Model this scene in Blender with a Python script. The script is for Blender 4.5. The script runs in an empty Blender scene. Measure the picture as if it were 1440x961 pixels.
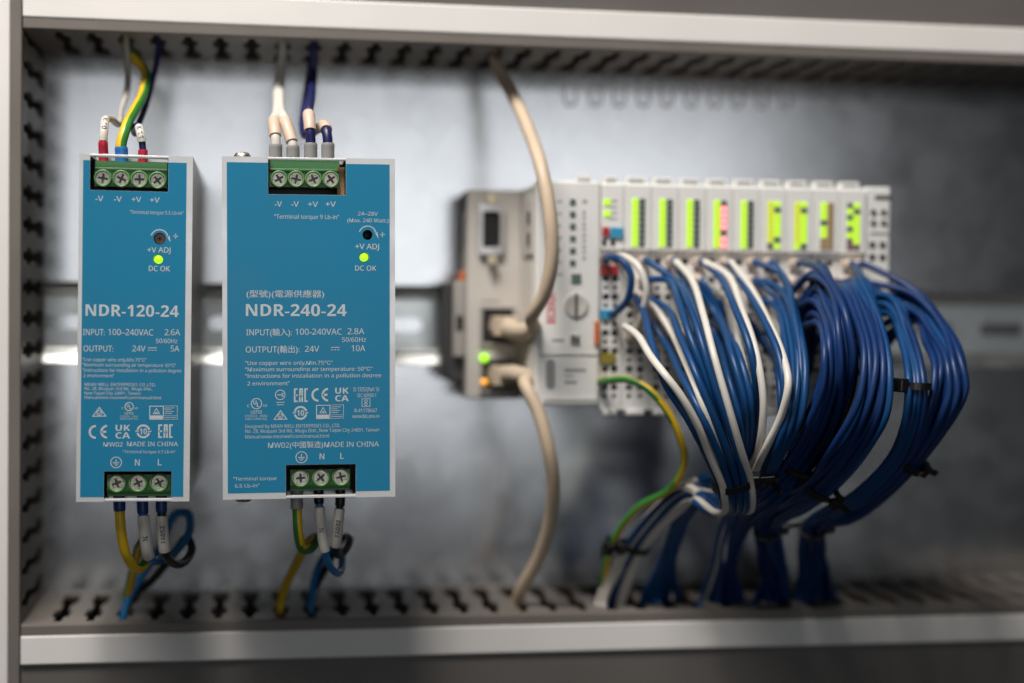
import bpy, bmesh, math, random
from mathutils import Vector, Matrix
from mathutils.geometry import tessellate_polygon
random.seed(11)
MM = 0.001
sc = bpy.context.scene
C = sc.collection

# ------------------------------------------------------------------ camera
CAM = Vector((0.0, -700.5, 7.3)); FPX = 2200.0; YAW = .1586; PIT = -.0204; ROL = .0100
fwd = Vector((math.sin(YAW)*math.cos(PIT), math.cos(YAW)*math.cos(PIT), math.sin(PIT)))
rgt0 = Vector((math.cos(YAW), -math.sin(YAW), 0)); up0 = rgt0.cross(fwd)
rgt = rgt0*math.cos(ROL) + up0*math.sin(ROL); upv = -rgt0*math.sin(ROL) + up0*math.cos(ROL)
cd = bpy.data.cameras.new('camera'); cam = bpy.data.objects.new('camera', cd); C.objects.link(cam)
cam.matrix_world = Matrix(((rgt.x, upv.x, -fwd.x, CAM.x*MM), (rgt.y, upv.y, -fwd.y, CAM.y*MM),
                           (rgt.z, upv.z, -fwd.z, CAM.z*MM), (0, 0, 0, 1)))
cd.sensor_width = 36; cd.lens = FPX/1440*36; cd.clip_start = 0.02; cd.clip_end = 50
cd.dof.use_dof = True; cd.dof.focus_distance = 0.574; cd.dof.aperture_fstop = 2.8; cd.dof.aperture_blades = 0
sc.camera = cam

# ------------------------------------------------------------------ world, lamps, exposure
w = bpy.data.worlds.new('World'); sc.world = w; w.use_nodes = True
w.node_tree.nodes['Background'].inputs[0].default_value = (0.9, 0.95, 1.0, 1)
w.node_tree.nodes['Background'].inputs[1].default_value = 0.030
def area(name, loc, target, sx, sy, power, col):
    l = bpy.data.lights.new(name, 'AREA'); l.shape = 'RECTANGLE'; l.size = sx; l.size_y = sy; l.energy = power; l.color = col
    o = bpy.data.objects.new(name, l); C.objects.link(o); o.location = loc
    o.rotation_euler = (Vector(target)-Vector(loc)).to_track_quat('-Z', 'Y').to_euler(); return o
area('work_lamp', (-0.09, -0.43, 0.80), (0.0, -0.05, 0.0), 0.14, 0.14, 5.4, (1.0, 0.93, 0.86))
area('ceiling_panel', (-0.28, -0.48, 0.86), (-0.03, -0.05, 0.0), 0.55, 0.35, 11.5, (1.0, 0.95, 0.89))
area('window_light', (0.34, -3.3, 0.15), (0.1, 0, 0.0), 1.9, 0.78, 9.0, (0.94, 0.97, 1.0))
sc.view_settings.view_transform = 'Standard'; sc.view_settings.look = 'None'
sc.view_settings.exposure = -0.12; sc.view_settings.gamma = 1.0; sc.view_settings.use_curve_mapping = False
sc.render.engine = 'CYCLES'
sc.cycles.max_bounces = 8; sc.cycles.use_denoising = True; sc.cycles.denoising_prefilter = 'ACCURATE'; sc.cycles.caustics_reflective = False; sc.cycles.caustics_refractive = False

def at(px, py, Y):
    """a point of the place (mm) on the sight line of a photograph pixel, at the depth Y it stands at"""
    d = fwd + rgt*((px-720)/FPX) + upv*((480.5-py)/FPX)
    return CAM + d*((Y-CAM.y)/d.y)

# ------------------------------------------------------------------ materials
MAT = {}
def mat(name, col, rough=.5, metal=0.0, var=0.06, scale=60, bump=0.0, bscale=300, emit=None, es=0, coat=0, rvar=0.08, spec=.5):
    m = bpy.data.materials.new(name); m.use_nodes = True; nt = m.node_tree; N = nt.nodes; L = nt.links
    b = N['Principled BSDF']; b.inputs['Metallic'].default_value = metal; b.inputs['Specular IOR Level'].default_value = spec
    b.inputs['Coat Weight'].default_value = coat
    tc = N.new('ShaderNodeTexCoord')
    n = N.new('ShaderNodeTexNoise'); n.inputs['Scale'].default_value = scale; n.inputs['Detail'].default_value = 6
    L.new(tc.outputs['Object'], n.inputs['Vector'])
    r = N.new('ShaderNodeMapRange'); r.inputs[3].default_value = 1-var; r.inputs[4].default_value = 1+var
    r.inputs[1].default_value = .3; r.inputs[2].default_value = .7
    L.new(n.outputs['Fac'], r.inputs[0])
    mx = N.new('ShaderNodeVectorMath'); mx.operation = 'SCALE'; mx.inputs[0].default_value = col[:3]
    L.new(r.outputs[0], mx.inputs['Scale']); L.new(mx.outputs[0], b.inputs['Base Color'])
    r2 = N.new('ShaderNodeMapRange'); r2.inputs[1].default_value = .3; r2.inputs[2].default_value = .7
    r2.inputs[3].default_value = max(.02, rough-rvar); r2.inputs[4].default_value = min(1, rough+rvar)
    L.new(n.outputs['Fac'], r2.inputs[0]); L.new(r2.outputs[0], b.inputs['Roughness'])
    if bump:
        n2 = N.new('ShaderNodeTexNoise'); n2.inputs['Scale'].default_value = bscale; n2.inputs['Detail'].default_value = 4
        L.new(tc.outputs['Object'], n2.inputs['Vector'])
        bp = N.new('ShaderNodeBump'); bp.inputs['Strength'].default_value = bump; bp.inputs['Distance'].default_value = .0004
        L.new(n2.outputs['Fac'], bp.inputs['Height']); L.new(bp.outputs[0], b.inputs['Normal'])
    if emit:
        b.inputs['Emission Color'].default_value = (*emit, 1); b.inputs['Emission Strength'].default_value = es
    MAT[name] = m; return m
def galvanised():
    m = bpy.data.materials.new('galvanised'); m.use_nodes = True; nt = m.node_tree; N = nt.nodes; L = nt.links
    b = N['Principled BSDF']; b.inputs['Metallic'].default_value = 1.0
    tc = N.new('ShaderNodeTexCoord')
    vo = N.new('ShaderNodeTexVoronoi'); vo.inputs['Scale'].default_value = 95; vo.feature = 'SMOOTH_F1'; vo.inputs['Smoothness'].default_value = .4
    ns = N.new('ShaderNodeTexNoise'); ns.inputs['Scale'].default_value = 22; ns.inputs['Detail'].default_value = 8; ns.inputs['Roughness'].default_value = .65
    n3 = N.new('ShaderNodeTexNoise'); n3.inputs['Scale'].default_value = 260; n3.inputs['Detail'].default_value = 3
    for n in (vo, ns, n3): L.new(tc.outputs['Object'], n.inputs['Vector'])
    bw = N.new('ShaderNodeSeparateColor'); L.new(vo.outputs['Color'], bw.inputs[0])
    a = N.new('ShaderNodeMath'); a.operation = 'MULTIPLY_ADD'; a.inputs[1].default_value = .35; L.new(bw.outputs[0], a.inputs[0]); L.new(ns.outputs['Fac'], a.inputs[2])
    r = N.new('ShaderNodeMapRange'); r.inputs[1].default_value = .35; r.inputs[2].default_value = 1.0; r.inputs[3].default_value = .55; r.inputs[4].default_value = .72; L.new(a.outputs[0], r.inputs[0])
    cc = N.new('ShaderNodeVectorMath'); cc.operation = 'SCALE'; cc.inputs[0].default_value = (.985, .995, 1.015); L.new(r.outputs[0], cc.inputs['Scale'])
    L.new(cc.outputs[0], b.inputs['Base Color'])
    r2 = N.new('ShaderNodeMapRange'); r2.inputs[1].default_value = .35; r2.inputs[2].default_value = 1.0; r2.inputs[3].default_value = .185; r2.inputs[4].default_value = .225; L.new(a.outputs[0], r2.inputs[0])
    L.new(r2.outputs[0], b.inputs['Roughness'])
    bp = N.new('ShaderNodeBump'); bp.inputs['Strength'].default_value = .05; bp.inputs['Distance'].default_value = .0004
    MAT['galvanised'] = m
galvanised()
mat('rail_zinc', (.70, .72, .71), .36, 1.0, .05, 40, .08, 200)
mat('duct_grey', (.165, .148, .132), .5, 0, .07, 30, .1, 500)
mat('lid_light', (.80, .78, .76), .42, 0, .03, 20, .06, 400)
mat('lid_dark', (.125, .115, .108), .5, 0, .06, 25, .08, 400)
mat('case_alu', (.74, .74, .74), .36, .55, .04, 80, .06, 900)
mat('label_blue', (.002, .20, .375), .36, 0, .07, 22, .10, 2600, spec=.45)
mat('print_white', (.54, .61, .65), .5, 0, .03)
mat('print_black', (.015, .015, .016), .5, 0, .03)
mat('print_grey', (.30, .30, .31), .5, 0, .03)
mat('pocket_black', (.012, .012, .013), .5)
mat('terminal_green', (.055, .19, .065), .34, 0, .06, 200, .05, 900)
mat('terminal_rim', (.12, .30, .09), .32, 0, .06, 200)
mat('screw_steel', (.66, .58, .52), .34, 1.0, .35, 900, .35, 1800)
mat('screw_dark', (.16, .10, .09), .4, .7)
mat('pcb_tan', (.42, .24, .10), .5, 0, .15, 300)
mat('hole_black', (.01, .01, .01), .6)
mat('led_green', (.10, .2, .01), .3, emit=(.62, 1.0, .0), es=1.0)
mat('led_green_big', (.35, .8, .02), .3, emit=(.40, 1.0, .02), es=1.25)
mat('led_red', (.3, .02, .02), .3, emit=(1.0, .10, .13), es=1.5)
mat('led_red_core', (.9, .6, .6), .3, emit=(1.0, .62, .62), es=1.3)
mat('led_orange', (.8, .4, .05), .3, emit=(1.0, .42, .05), es=1.3)
mat('led_dim', (.25, .25, .02), .35, emit=(.62, .75, .0), es=.9)
mat('led_off', (.10, .13, .12), .3)
mat('led_off_amber', (.42, .28, .12), .35)
mat('led_off_purple', (.20, .10, .12), .35)
mat('ins_white', (.66, .63, .58), .42, 0, .05, 90)
mat('ins_cream', (.62, .48, .38), .5, 0, .05, 90)
mat('ins_grey', (.42, .41, .39), .45, 0, .05, 90)
mat('ins_violet', (.004, .028, .120), .42, 0, .10, 70, .05, 300, spec=.35)
mat('ins_blue', (.004, .050, .165), .42, 0, .10, 70, .05, 300, spec=.35)
mat('ins_navy', (.013, .016, .085), .36, 0, .08, 70)
mat('ins_lightblue', (.016, .17, .42), .38, 0, .06, 70)
mat('ins_black', (.014, .014, .015), .4, 0, .06, 70)
mat('ins_yellow', (.80, .52, .02), .38, 0, .05, 70)
mat('ins_green', (.035, .20, .03), .38, 0, .05, 70)
mat('fer_red', (.50, .02, .05), .32, 0, .05)
mat('fer_blue', (.03, .17, .52), .32, 0, .05)
mat('fer_deep', (.012, .05, .22), .32, 0, .05)
mat('fer_grey', (.30, .29, .29), .4, 0, .05)
mat('fer_black', (.012, .012, .014), .35, 0, .05)
mat('fer_tan', (.66, .54, .46), .42, 0, .08)
mat('cable_beige', (.58, .46, .34), .48, 0, .06, 60, .05, 400)
mat('plug_beige', (.52, .43, .33), .42, 0, .06, 60)
mat('plc_white', (.82, .82, .80), .46, 0, .03, 50, .06, 900)
mat('plc_grey', (.60, .57, .53), .5, 0, .04, 50, .08, 900)
mat('plc_shade', (.38, .36, .34), .5, 0, .08, 50)
mat('plc_dark', (.05, .05, .052), .5, 0, .08, 50)
mat('smoke_green', (.05, .09, .07), .25)
mat('logo_red', (.62, .02, .04), .45)
mat('tab_red', (.38, .02, .02), .4)
mat('tab_blue', (.03, .30, .52), .4)
mat('tab_orange', (.62, .16, .04), .4)
mat('tab_olive', (.28, .24, .03), .4)
mat('db_metal', (.60, .57, .55), .34, 1.0, .05)
mat('db_bolt', (.55, .46, .30), .3, 1.0, .05)
mat('contact_gold', (.55, .42, .20), .35, .9)
mat('tie_black', (.010, .010, .011), .32, 0, .05, 200)
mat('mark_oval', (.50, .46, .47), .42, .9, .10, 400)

# ------------------------------------------------------------------ mesh helpers (all in mm)
ORG = {}
class MB:
    def __init__(s): s.v = []; s.f = []; s.m = []; s.sm = []
    def add(s, vs, fs, mi=0, smooth=False):
        o = len(s.v); s.v += [Vector(v) for v in vs]
        for k, f in enumerate(fs):
            s.f.append([i+o for i in f]); s.m.append(mi[k] if isinstance(mi, list) else mi); s.sm.append(smooth)
        return s
    def box(s, x0, x1, y0, y1, z0, z1, b=0.0, mi=0):
        """an axis-aligned box, its edges rounded off by b"""
        x0, x1 = sorted((x0, x1)); y0, y1 = sorted((y0, y1)); z0, z1 = sorted((z0, z1))
        if b <= 0:
            v = [(x, y, z) for z in (z0, z1) for y in (y0, y1) for x in (x0, x1)]
            return s.add(v, [(0, 2, 3, 1), (4, 5, 7, 6), (0, 1, 5, 4), (2, 6, 7, 3), (0, 4, 6, 2), (1, 3, 7, 5)], mi)
        bm = bmesh.new(); bmesh.ops.create_cube(bm, size=1)
        for q in bm.verts: q.co = Vector(((x0+x1)/2+q.co.x*(x1-x0), (y0+y1)/2+q.co.y*(y1-y0), (z0+z1)/2+q.co.z*(z1-z0)))
        bmesh.ops.bevel(bm, geom=bm.edges[:], offset=b, segments=2, affect='EDGES', profile=.5)
        bm.verts.index_update()
        s.add([q.co.copy() for q in bm.verts], [[q.index for q in f.verts] for f in bm.faces], mi); bm.free(); return s
    def plate(s, outer, holes, to3, n, th, mi=0, edge=True):
        """a flat outline with holes: to3(u, v) puts it in space, th is its thickness along -n"""
        loops = [outer]+holes; flat = [p for l in loops for p in l]
        tris = tessellate_polygon([[Vector((p[0], p[1], 0)) for p in l] for l in loops])
        P = [Vector(to3(*p)) for p in flat]; n = Vector(n); K = len(P)
        V = P+[p-n*th for p in P]; F = []
        for t in tris:
            a, b, c = t
            g = (P[b]-P[a]).cross(P[c]-P[a])
            if g.length < 1e-9: continue
            if g.dot(n) < 0: b, c = c, b
            F += [(a, b, c), (a+K, c+K, b+K)]
        o = 0
        for li, l in enumerate(loops):
            m = len(l)
            if edge or li > 0:
                for i in range(m): F.append((o+i, o+(i+1) % m, o+(i+1) % m+K, o+i+K))
            o += m
        return s.add(V, F, mi)
    def cyl(s, p0, p1, r0, r1=None, n=20, mi=0, cap=True):
        r1 = r0 if r1 is None else r1; p0, p1 = Vector(p0), Vector(p1); t = (p1-p0).normalized()
        a = t.orthogonal().normalized(); b = t.cross(a)
        V = [p+(a*math.cos(k*2*math.pi/n)+b*math.sin(k*2*math.pi/n))*r for p, r in ((p0, r0), (p1, r1)) for k in range(n)]
        s.add(V, [(k, (k+1) % n, (k+1) % n+n, k+n) for k in range(n)], mi, True)
        if cap:
            s.add(V[:n], [list(range(n))[::-1]], mi); s.add(V[n:], [list(range(n))], mi)
        return s
    def lathe(s, c, ax, prof, n=24, mi=0):
        """prof: (distance along ax, radius)"""
        c = Vector(c); ax = Vector(ax).normalized(); a = ax.orthogonal().normalized(); b = ax.cross(a); V = []; F = []
        for (h, r) in prof: V += [c+ax*h+(a*math.cos(k*2*math.pi/n)+b*math.sin(k*2*math.pi/n))*r for k in range(n)]
        for i in range(len(prof)-1):
            for k in range(n): F.append((i*n+k, i*n+(k+1) % n, (i+1)*n+(k+1) % n, (i+1)*n+k))
        return s.add(V, F, mi, True)
    def tube(s, pts, r, n=10, stripe=None, taper=None, cap=True):
        """a round tube along a smooth list of points; stripe(k, i) gives the material slot"""
        fr = frames(pts); V = []; F = []; M = []
        for i, (p, t, a, b) in enumerate(fr):
            rr = r*(taper(i/(len(fr)-1)) if taper else 1)
            V += [p+(a*math.cos(k*2*math.pi/n)+b*math.sin(k*2*math.pi/n))*rr for k in range(n)]
        for i in range(len(fr)-1):
            for k in range(n):
                F.append((i*n+k, i*n+(k+1) % n, (i+1)*n+(k+1) % n, (i+1)*n+k)); M.append(stripe(k, i) if stripe else 0)
        s.add(V, F, M, True)
        if cap:
            s.add(V[:n], [list(range(n))[::-1]], 0); s.add(V[-n:], [list(range(n))], 0)
        return s
    def ribbon(s, pts, wd, to3, closed=False, mi=0):
        """a printed stroke of width wd along 2-D points"""
        P = [Vector((p[0], p[1])) for p in pts]; m = len(P); V = []
        for i in range(m):
            a = P[(i-1) % m] if (closed or i > 0) else P[i]; c = P[(i+1) % m] if (closed or i < m-1) else P[i]
            d1 = (P[i]-a); d2 = (c-P[i]); d1 = d1.normalized() if d1.length > 1e-9 else d2.normalized(); d2 = d2.normalized() if d2.length > 1e-9 else d1
            nn = Vector((-(d1.y+d2.y), d1.x+d2.x)); nn = nn.normalized() if nn.length > 1e-6 else Vector((-d1.y, d1.x))
            k = 1/max(.45, nn.dot(Vector((-d1.y, d1.x)))); V += [P[i]+nn*wd/2*k, P[i]-nn*wd/2*k]
        F = []
        for i in range(m if closed else m-1):
            j = (i+1) % m; F.append((2*i, 2*i+1, 2*j+1, 2*j))
        return s.add([to3(p.x, p.y) for p in V], F, mi)
    def build(s, name, mats, parent=None, loc=None):
        if isinstance(mats, str): mats = [mats]
        org = Vector(ORG.get(parent.name, (0, 0, 0))) if parent else Vector(loc or (0, 0, 0))
        me = bpy.data.meshes.new(name); me.from_pydata([(v-org)*MM for v in s.v], [], s.f)
        for k in mats: me.materials.append(MAT[k])
        me.polygons.foreach_set('material_index', s.m); me.polygons.foreach_set('use_smooth', s.sm); me.update()
        o = bpy.data.objects.new(name, me); C.objects.link(o)
        if parent: o.parent = parent
        else: o.location = org*MM
        ORG[o.name] = tuple(org); return o
def frames(pts):
    P = [Vector(p) for p in pts]; out = []; a = None
    for i, p in enumerate(P):
        t = (P[min(i+1, len(P)-1)]-P[max(i-1, 0)]).normalized()
        if a is None:
            a = t.cross(Vector((0, 1, 0))); a = a.normalized() if a.length > .05 else t.orthogonal().normalized()
        else: a = (a-t*a.dot(t)).normalized()
        out.append((p, t, a, t.cross(a)))
    return out
def spline(ctrl, seg=8):
    """centripetal Catmull-Rom through the control points"""
    P = [Vector(c) for c in ctrl]; P = [P[0]*2-P[1]]+P+[P[-1]*2-P[-2]]; out = []
    for i in range(1, len(P)-2):
        p0, p1, p2, p3 = P[i-1:i+3]
        t0 = 0; t1 = t0+max(1e-4, (p1-p0).length**.5); t2 = t1+max(1e-4, (p2-p1).length**.5); t3 = t2+max(1e-4, (p3-p2).length**.5)
        for k in range(seg):
            t = t1+(t2-t1)*k/seg
            A1 = p0*((t1-t)/(t1-t0))+p1*((t-t0)/(t1-t0)); A2 = p1*((t2-t)/(t2-t1))+p2*((t-t1)/(t2-t1)); A3 = p2*((t3-t)/(t3-t2))+p3*((t-t2)/(t3-t2))
            B1 = A1*((t2-t)/(t2-t0))+A2*((t-t0)/(t2-t0)); B2 = A2*((t3-t)/(t3-t1))+A3*((t-t1)/(t3-t1))
            out.append(B1*((t2-t)/(t2-t1))+B2*((t-t1)/(t2-t1)))
    out.append(P[-2]); return out
def tag(o, label=None, cat=None, group=None, kind=None):
    if label: o['label'] = label
    if cat: o['category'] = cat
    if group: o['group'] = group
    if kind: o['kind'] = kind
    return o
def thing(name, label, cat, loc, group=None):
    o = bpy.data.objects.new(name, None); C.objects.link(o); o.location = Vector(loc)*MM; o.empty_display_size = .01
    ORG[o.name] = tuple(loc); return tag(o, label, cat, group)
def share(o, parent, dloc, name=None):
    """another copy of a part, moved by dloc (mm)"""
    c = o.copy(); C.objects.link(c); c.parent = parent; c.location = Vector(dloc)*MM
    ORG[c.name] = tuple(Vector(ORG[o.name])+Vector(dloc)); return c
# lettering: outlines of the built-in font, taken once from a scratch scene
TS = bpy.data.scenes.new('scratch'); TXT = {}
tcv = bpy.data.curves.new('scratch', 'FONT'); tob = bpy.data.objects.new('scratch', tcv); TS.collection.objects.link(tob)
def sans(body, bold):
    """letters and digits of the humanist sans the labels are set in"""
    A, a, d = (0x1D5D4, 0x1D5EE, 0x1D7EC) if bold >= .02 else (0x1D5A0, 0x1D5BA, 0x1D7E2)
    return ''.join(chr(A+ord(c)-65) if 'A' <= c <= 'Z' else chr(a+ord(c)-97) if 'a' <= c <= 'z' else chr(d+ord(c)-48) if '0' <= c <= '9' else c for c in body)
def glyphs(body, bold=0.0):
    if (body, bold) not in TXT:
        tcv.body = sans(body, bold); tcv.offset = 0 if bold >= .02 else bold; tcv.resolution_u = 3
        me = bpy.data.meshes.new_from_object(tob)
        TXT[(body, bold)] = ([(v.co.x, v.co.y) for v in me.vertices], [list(p.vertices) for p in me.polygons]); bpy.data.meshes.remove(me)
    return TXT[(body, bold)]
def lettering(body, x0, x1, z0, z1, to3, bold=0.0, cap=.714):
    """text set from x0 to x1, its baseline at z0 and its capitals' tops at z1"""
    V, F = glyphs(body, bold); a = min(v[0] for v in V); b = max(v[0] for v in V)
    k = (x1-x0)/(b-a); q = (z1-z0)/cap
    return MB().add([to3(x0+(v[0]-a)*k, z0+v[1]*q) for v in V], F)

# ------------------------------------------------------------------ the setting: back plate, rail, ducts
bpl = MB(); bpl.box(-260, 620, 0, 3, -260, 260)
plate = tag(bpl.build('back_plate', 'galvanised', loc=(180, 0, 0)), 'spotted galvanised steel plate behind everything', 'plate', kind='structure')
for px in (802, 838, 871, 905, 938, 972, 1005, 1037, 1071, 1105):  # row of thin oval rings laid on the plate's face
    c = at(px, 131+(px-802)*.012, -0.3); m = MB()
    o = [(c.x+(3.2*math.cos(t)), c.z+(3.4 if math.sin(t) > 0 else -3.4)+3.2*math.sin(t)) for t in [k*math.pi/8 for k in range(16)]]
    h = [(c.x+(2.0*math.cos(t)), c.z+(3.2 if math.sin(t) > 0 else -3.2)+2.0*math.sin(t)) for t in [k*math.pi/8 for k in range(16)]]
    m.plate(o, [h], lambda u, v: (u, -.5, v), (0, -1, 0), .5); m.build('oval_ring', 'mark_oval', plate)

# DIN rail: hat profile, slotted web
RX0, RX1 = -97, 560
rl = thing('mounting_rail', 'slotted zinc top hat rail running across the steel plate', 'rail', (RX0, 0, 0))
prof = [(-7.5, 17.5), (-7.25, 16.9), (-6.65, 15.9), (-6.05, 14.9), (-5.45, 13.9), (-4.6, 13.1), (-3.2, 12.6), (-1.8, 12.3), (-1.0, 11.2)]
m = MB()
for sgn in (1, -1):
    P = [(y, z*sgn) for y, z in prof]; Q = [(y+.9 if i < 2 else y+.5, (z if i < 2 else z+.7)*sgn) for i, (y, z) in enumerate(prof)]
    for A in (P, Q):
        for i in range(len(A)-1):
            (y0, z0), (y1, z1) = A[i], A[i+1]
            m.add([(RX0, y0, z0), (RX1, y0, z0), (RX1, y1, z1), (RX0, y1, z1)], [(0, 1, 2, 3)], 0, True)
    m.add([(RX0, P[0][0], P[0][1]), (RX1, P[0][0], P[0][1]), (RX1, Q[0][0], Q[0][1]), (RX0, Q[0][0], Q[0][1])], [(0, 1, 2, 3)])
m.build('flange', 'rail_zinc', rl)
m = MB(); x = RX0; k = 0
sx0 = at(92, 456, -1).x-12.5
x = sx0-6
x = RX0
cells = []
q = sx0 - 36*int((sx0-RX0)/36+1)
while q < RX1: cells.append(q); q += 36
for q in cells:
    a, b = q-5.5, q+30.5
    hole = [(q+12.5+(8 if math.cos(t) > 0 else -8)+3.1*math.cos(t), 3.1*math.sin(t)) for t in [j*2*math.pi/20+.01 for j in range(20)]]
    m.plate([(a, -11.2), (b, -11.2), (b, 11.2), (a, 11.2)], [hole], lambda u, v: (u, -1.0, v), (0, -1, 0), .9, edge=False)
m.build('web', 'rail_zinc', rl)

# ducts
YL = -70.8
def slot(c, long0, long1, wide=1.0):
    """the outline of one slot: two lobes joined by a waist"""
    L = long1-long0; half = [(0, 1.55), (.14, 1.55), (.17, 3.3), (.36, 3.3), (.42, 1.7), (.60, 1.7), (.66, 3.4), (.94, 3.4), (1.0, 2.6)]
    a = [(c+h*wide, long0+t*L) for t, h in half]; b = [(c-h*wide, long0+t*L) for t, h in reversed(half)]
    return a+b
ZB = -117.6; ZT = 114.2
XL = at(29, 480, YL).x
BS0 = -79.1     # centre of the first slot of the lower duct
def duct(label, horizontal, zin, sgn, a0, a1, first, opened=()):
    """zin: plane of the slotted wall, sgn: which way the duct lies from it, a0..a1: its run"""
    def P(u, y, d):      # u along, d away from the wall
        return (u, y, zin+sgn*d) if horizontal else (zin+sgn*d, y, u)
    t = thing('cable_duct', label, 'duct', P((a0+a1)/2, 0, 0), 'slotted cable ducts framing the plate')
    def bx(m, u0, u1, y0, y1, d0, d1, b=0): p, q = P(u0, y0, d0), P(u1, y1, d1); m.box(p[0], q[0], p[1], q[1], p[2], q[2], b)
    n = (0, 0, -sgn) if horizontal else (-sgn, 0, 0)
    m = MB(); u = first-12.5*math.ceil((first-a0)/12.5)
    i = 0
    while u < a1+6:
        lo, hi = max(a0, u-6.25), min(a1, u+6.25)
        if hi-lo > 10 and lo <= u-4 and hi >= u+4:
            wd = 1.0
            for (p0, p1) in opened:
                if p0 <= u <= p1: wd = 1.62
            holes = [slot(u, -65.0, -6.0, wd)]
        else: holes = []
        if hi > lo: m.plate([(lo, YL+1.2), (hi, YL+1.2), (hi, 0), (lo, 0)], holes, lambda a, b: P(a, b, 0), n, 1.6, edge=False)
        u += 12.5
    m.build('slotted_wall', 'duct_grey', t)
    m = MB(); bx(m, a0, a1, YL+.4, YL+3.0, 0.05, 4.6, .5); m.build('rim', 'duct_grey', t)
    m = MB(); bx(m, a0, a1, YL, YL+2.2, 4.4, 15.8, .6); lid = m.build('lid_edge', 'lid_light', t)
    m = MB(); bx(m, a0, a1, YL+1.4, YL+3.2, 15.6, 46.2, .3); m.build('lid', 'lid_dark', t)
    m = MB(); bx(m, a0, a1, YL, YL+2.2, 46.0, 62.3, .6); m.build('lid_edge', 'lid_light', t)
    m = MB(); bx(m, a0, a1, YL+3.4, 0, 60.4, 62); m.build('outer_wall', 'duct_grey', t)
    m = MB(); bx(m, a0, a1, -1.8, -.2, 1.8, 60.2); m.build('base', 'duct_grey', t)
    return t
oX = lambda a, b: (at(a, 856, -40).x, at(b, 856, -40).x)
duct('grey slotted cable duct with pale lid edge along the bottom', True, ZB, -1, XL+.3, 470, BS0, [oX(845, 890), oX(900, 965), oX(985, 1045), oX(1060, 1120), oX(1128, 1180)])
duct('grey slotted cable duct with pale lid edge along the top', True, ZT, 1, XL+.3, 470, at(92, 62, -40).x)
duct('upright grey slotted cable duct at the left edge', False, XL, -1, -450, 450, at(40, 362, -40).z)

# ------------------------------------------------------------------ power supplies
def frame_text(TL, TR, BL, wmm, hmm):
    """turns a spot of the photographed front face into the face's own millimetres"""
    ax, ay = TR[0]-TL[0], TR[1]-TL[1]; bx_, by = BL[0]-TL[0], BL[1]-TL[1]; D = ax*by-ay*bx_
    def f(px, py):
        dx, dy = px-TL[0], py-TL[1]
        return ((dx*by-dy*bx_)/D-.5)*wmm, (.5-(ax*dy-ay*dx)/D)*hmm
    return f
DEP = 113.5; FY = -DEP
def to_face(u, v): return (u, FY-.12, v)
def circ(c, r, n=28, a0=0, a1=360): return [(c[0]+r*math.cos(math.radians(a0+(a1-a0)*k/n)), c[1]+r*math.sin(math.radians(a0+(a1-a0)*k/n))) for k in range(n+1)]

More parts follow.
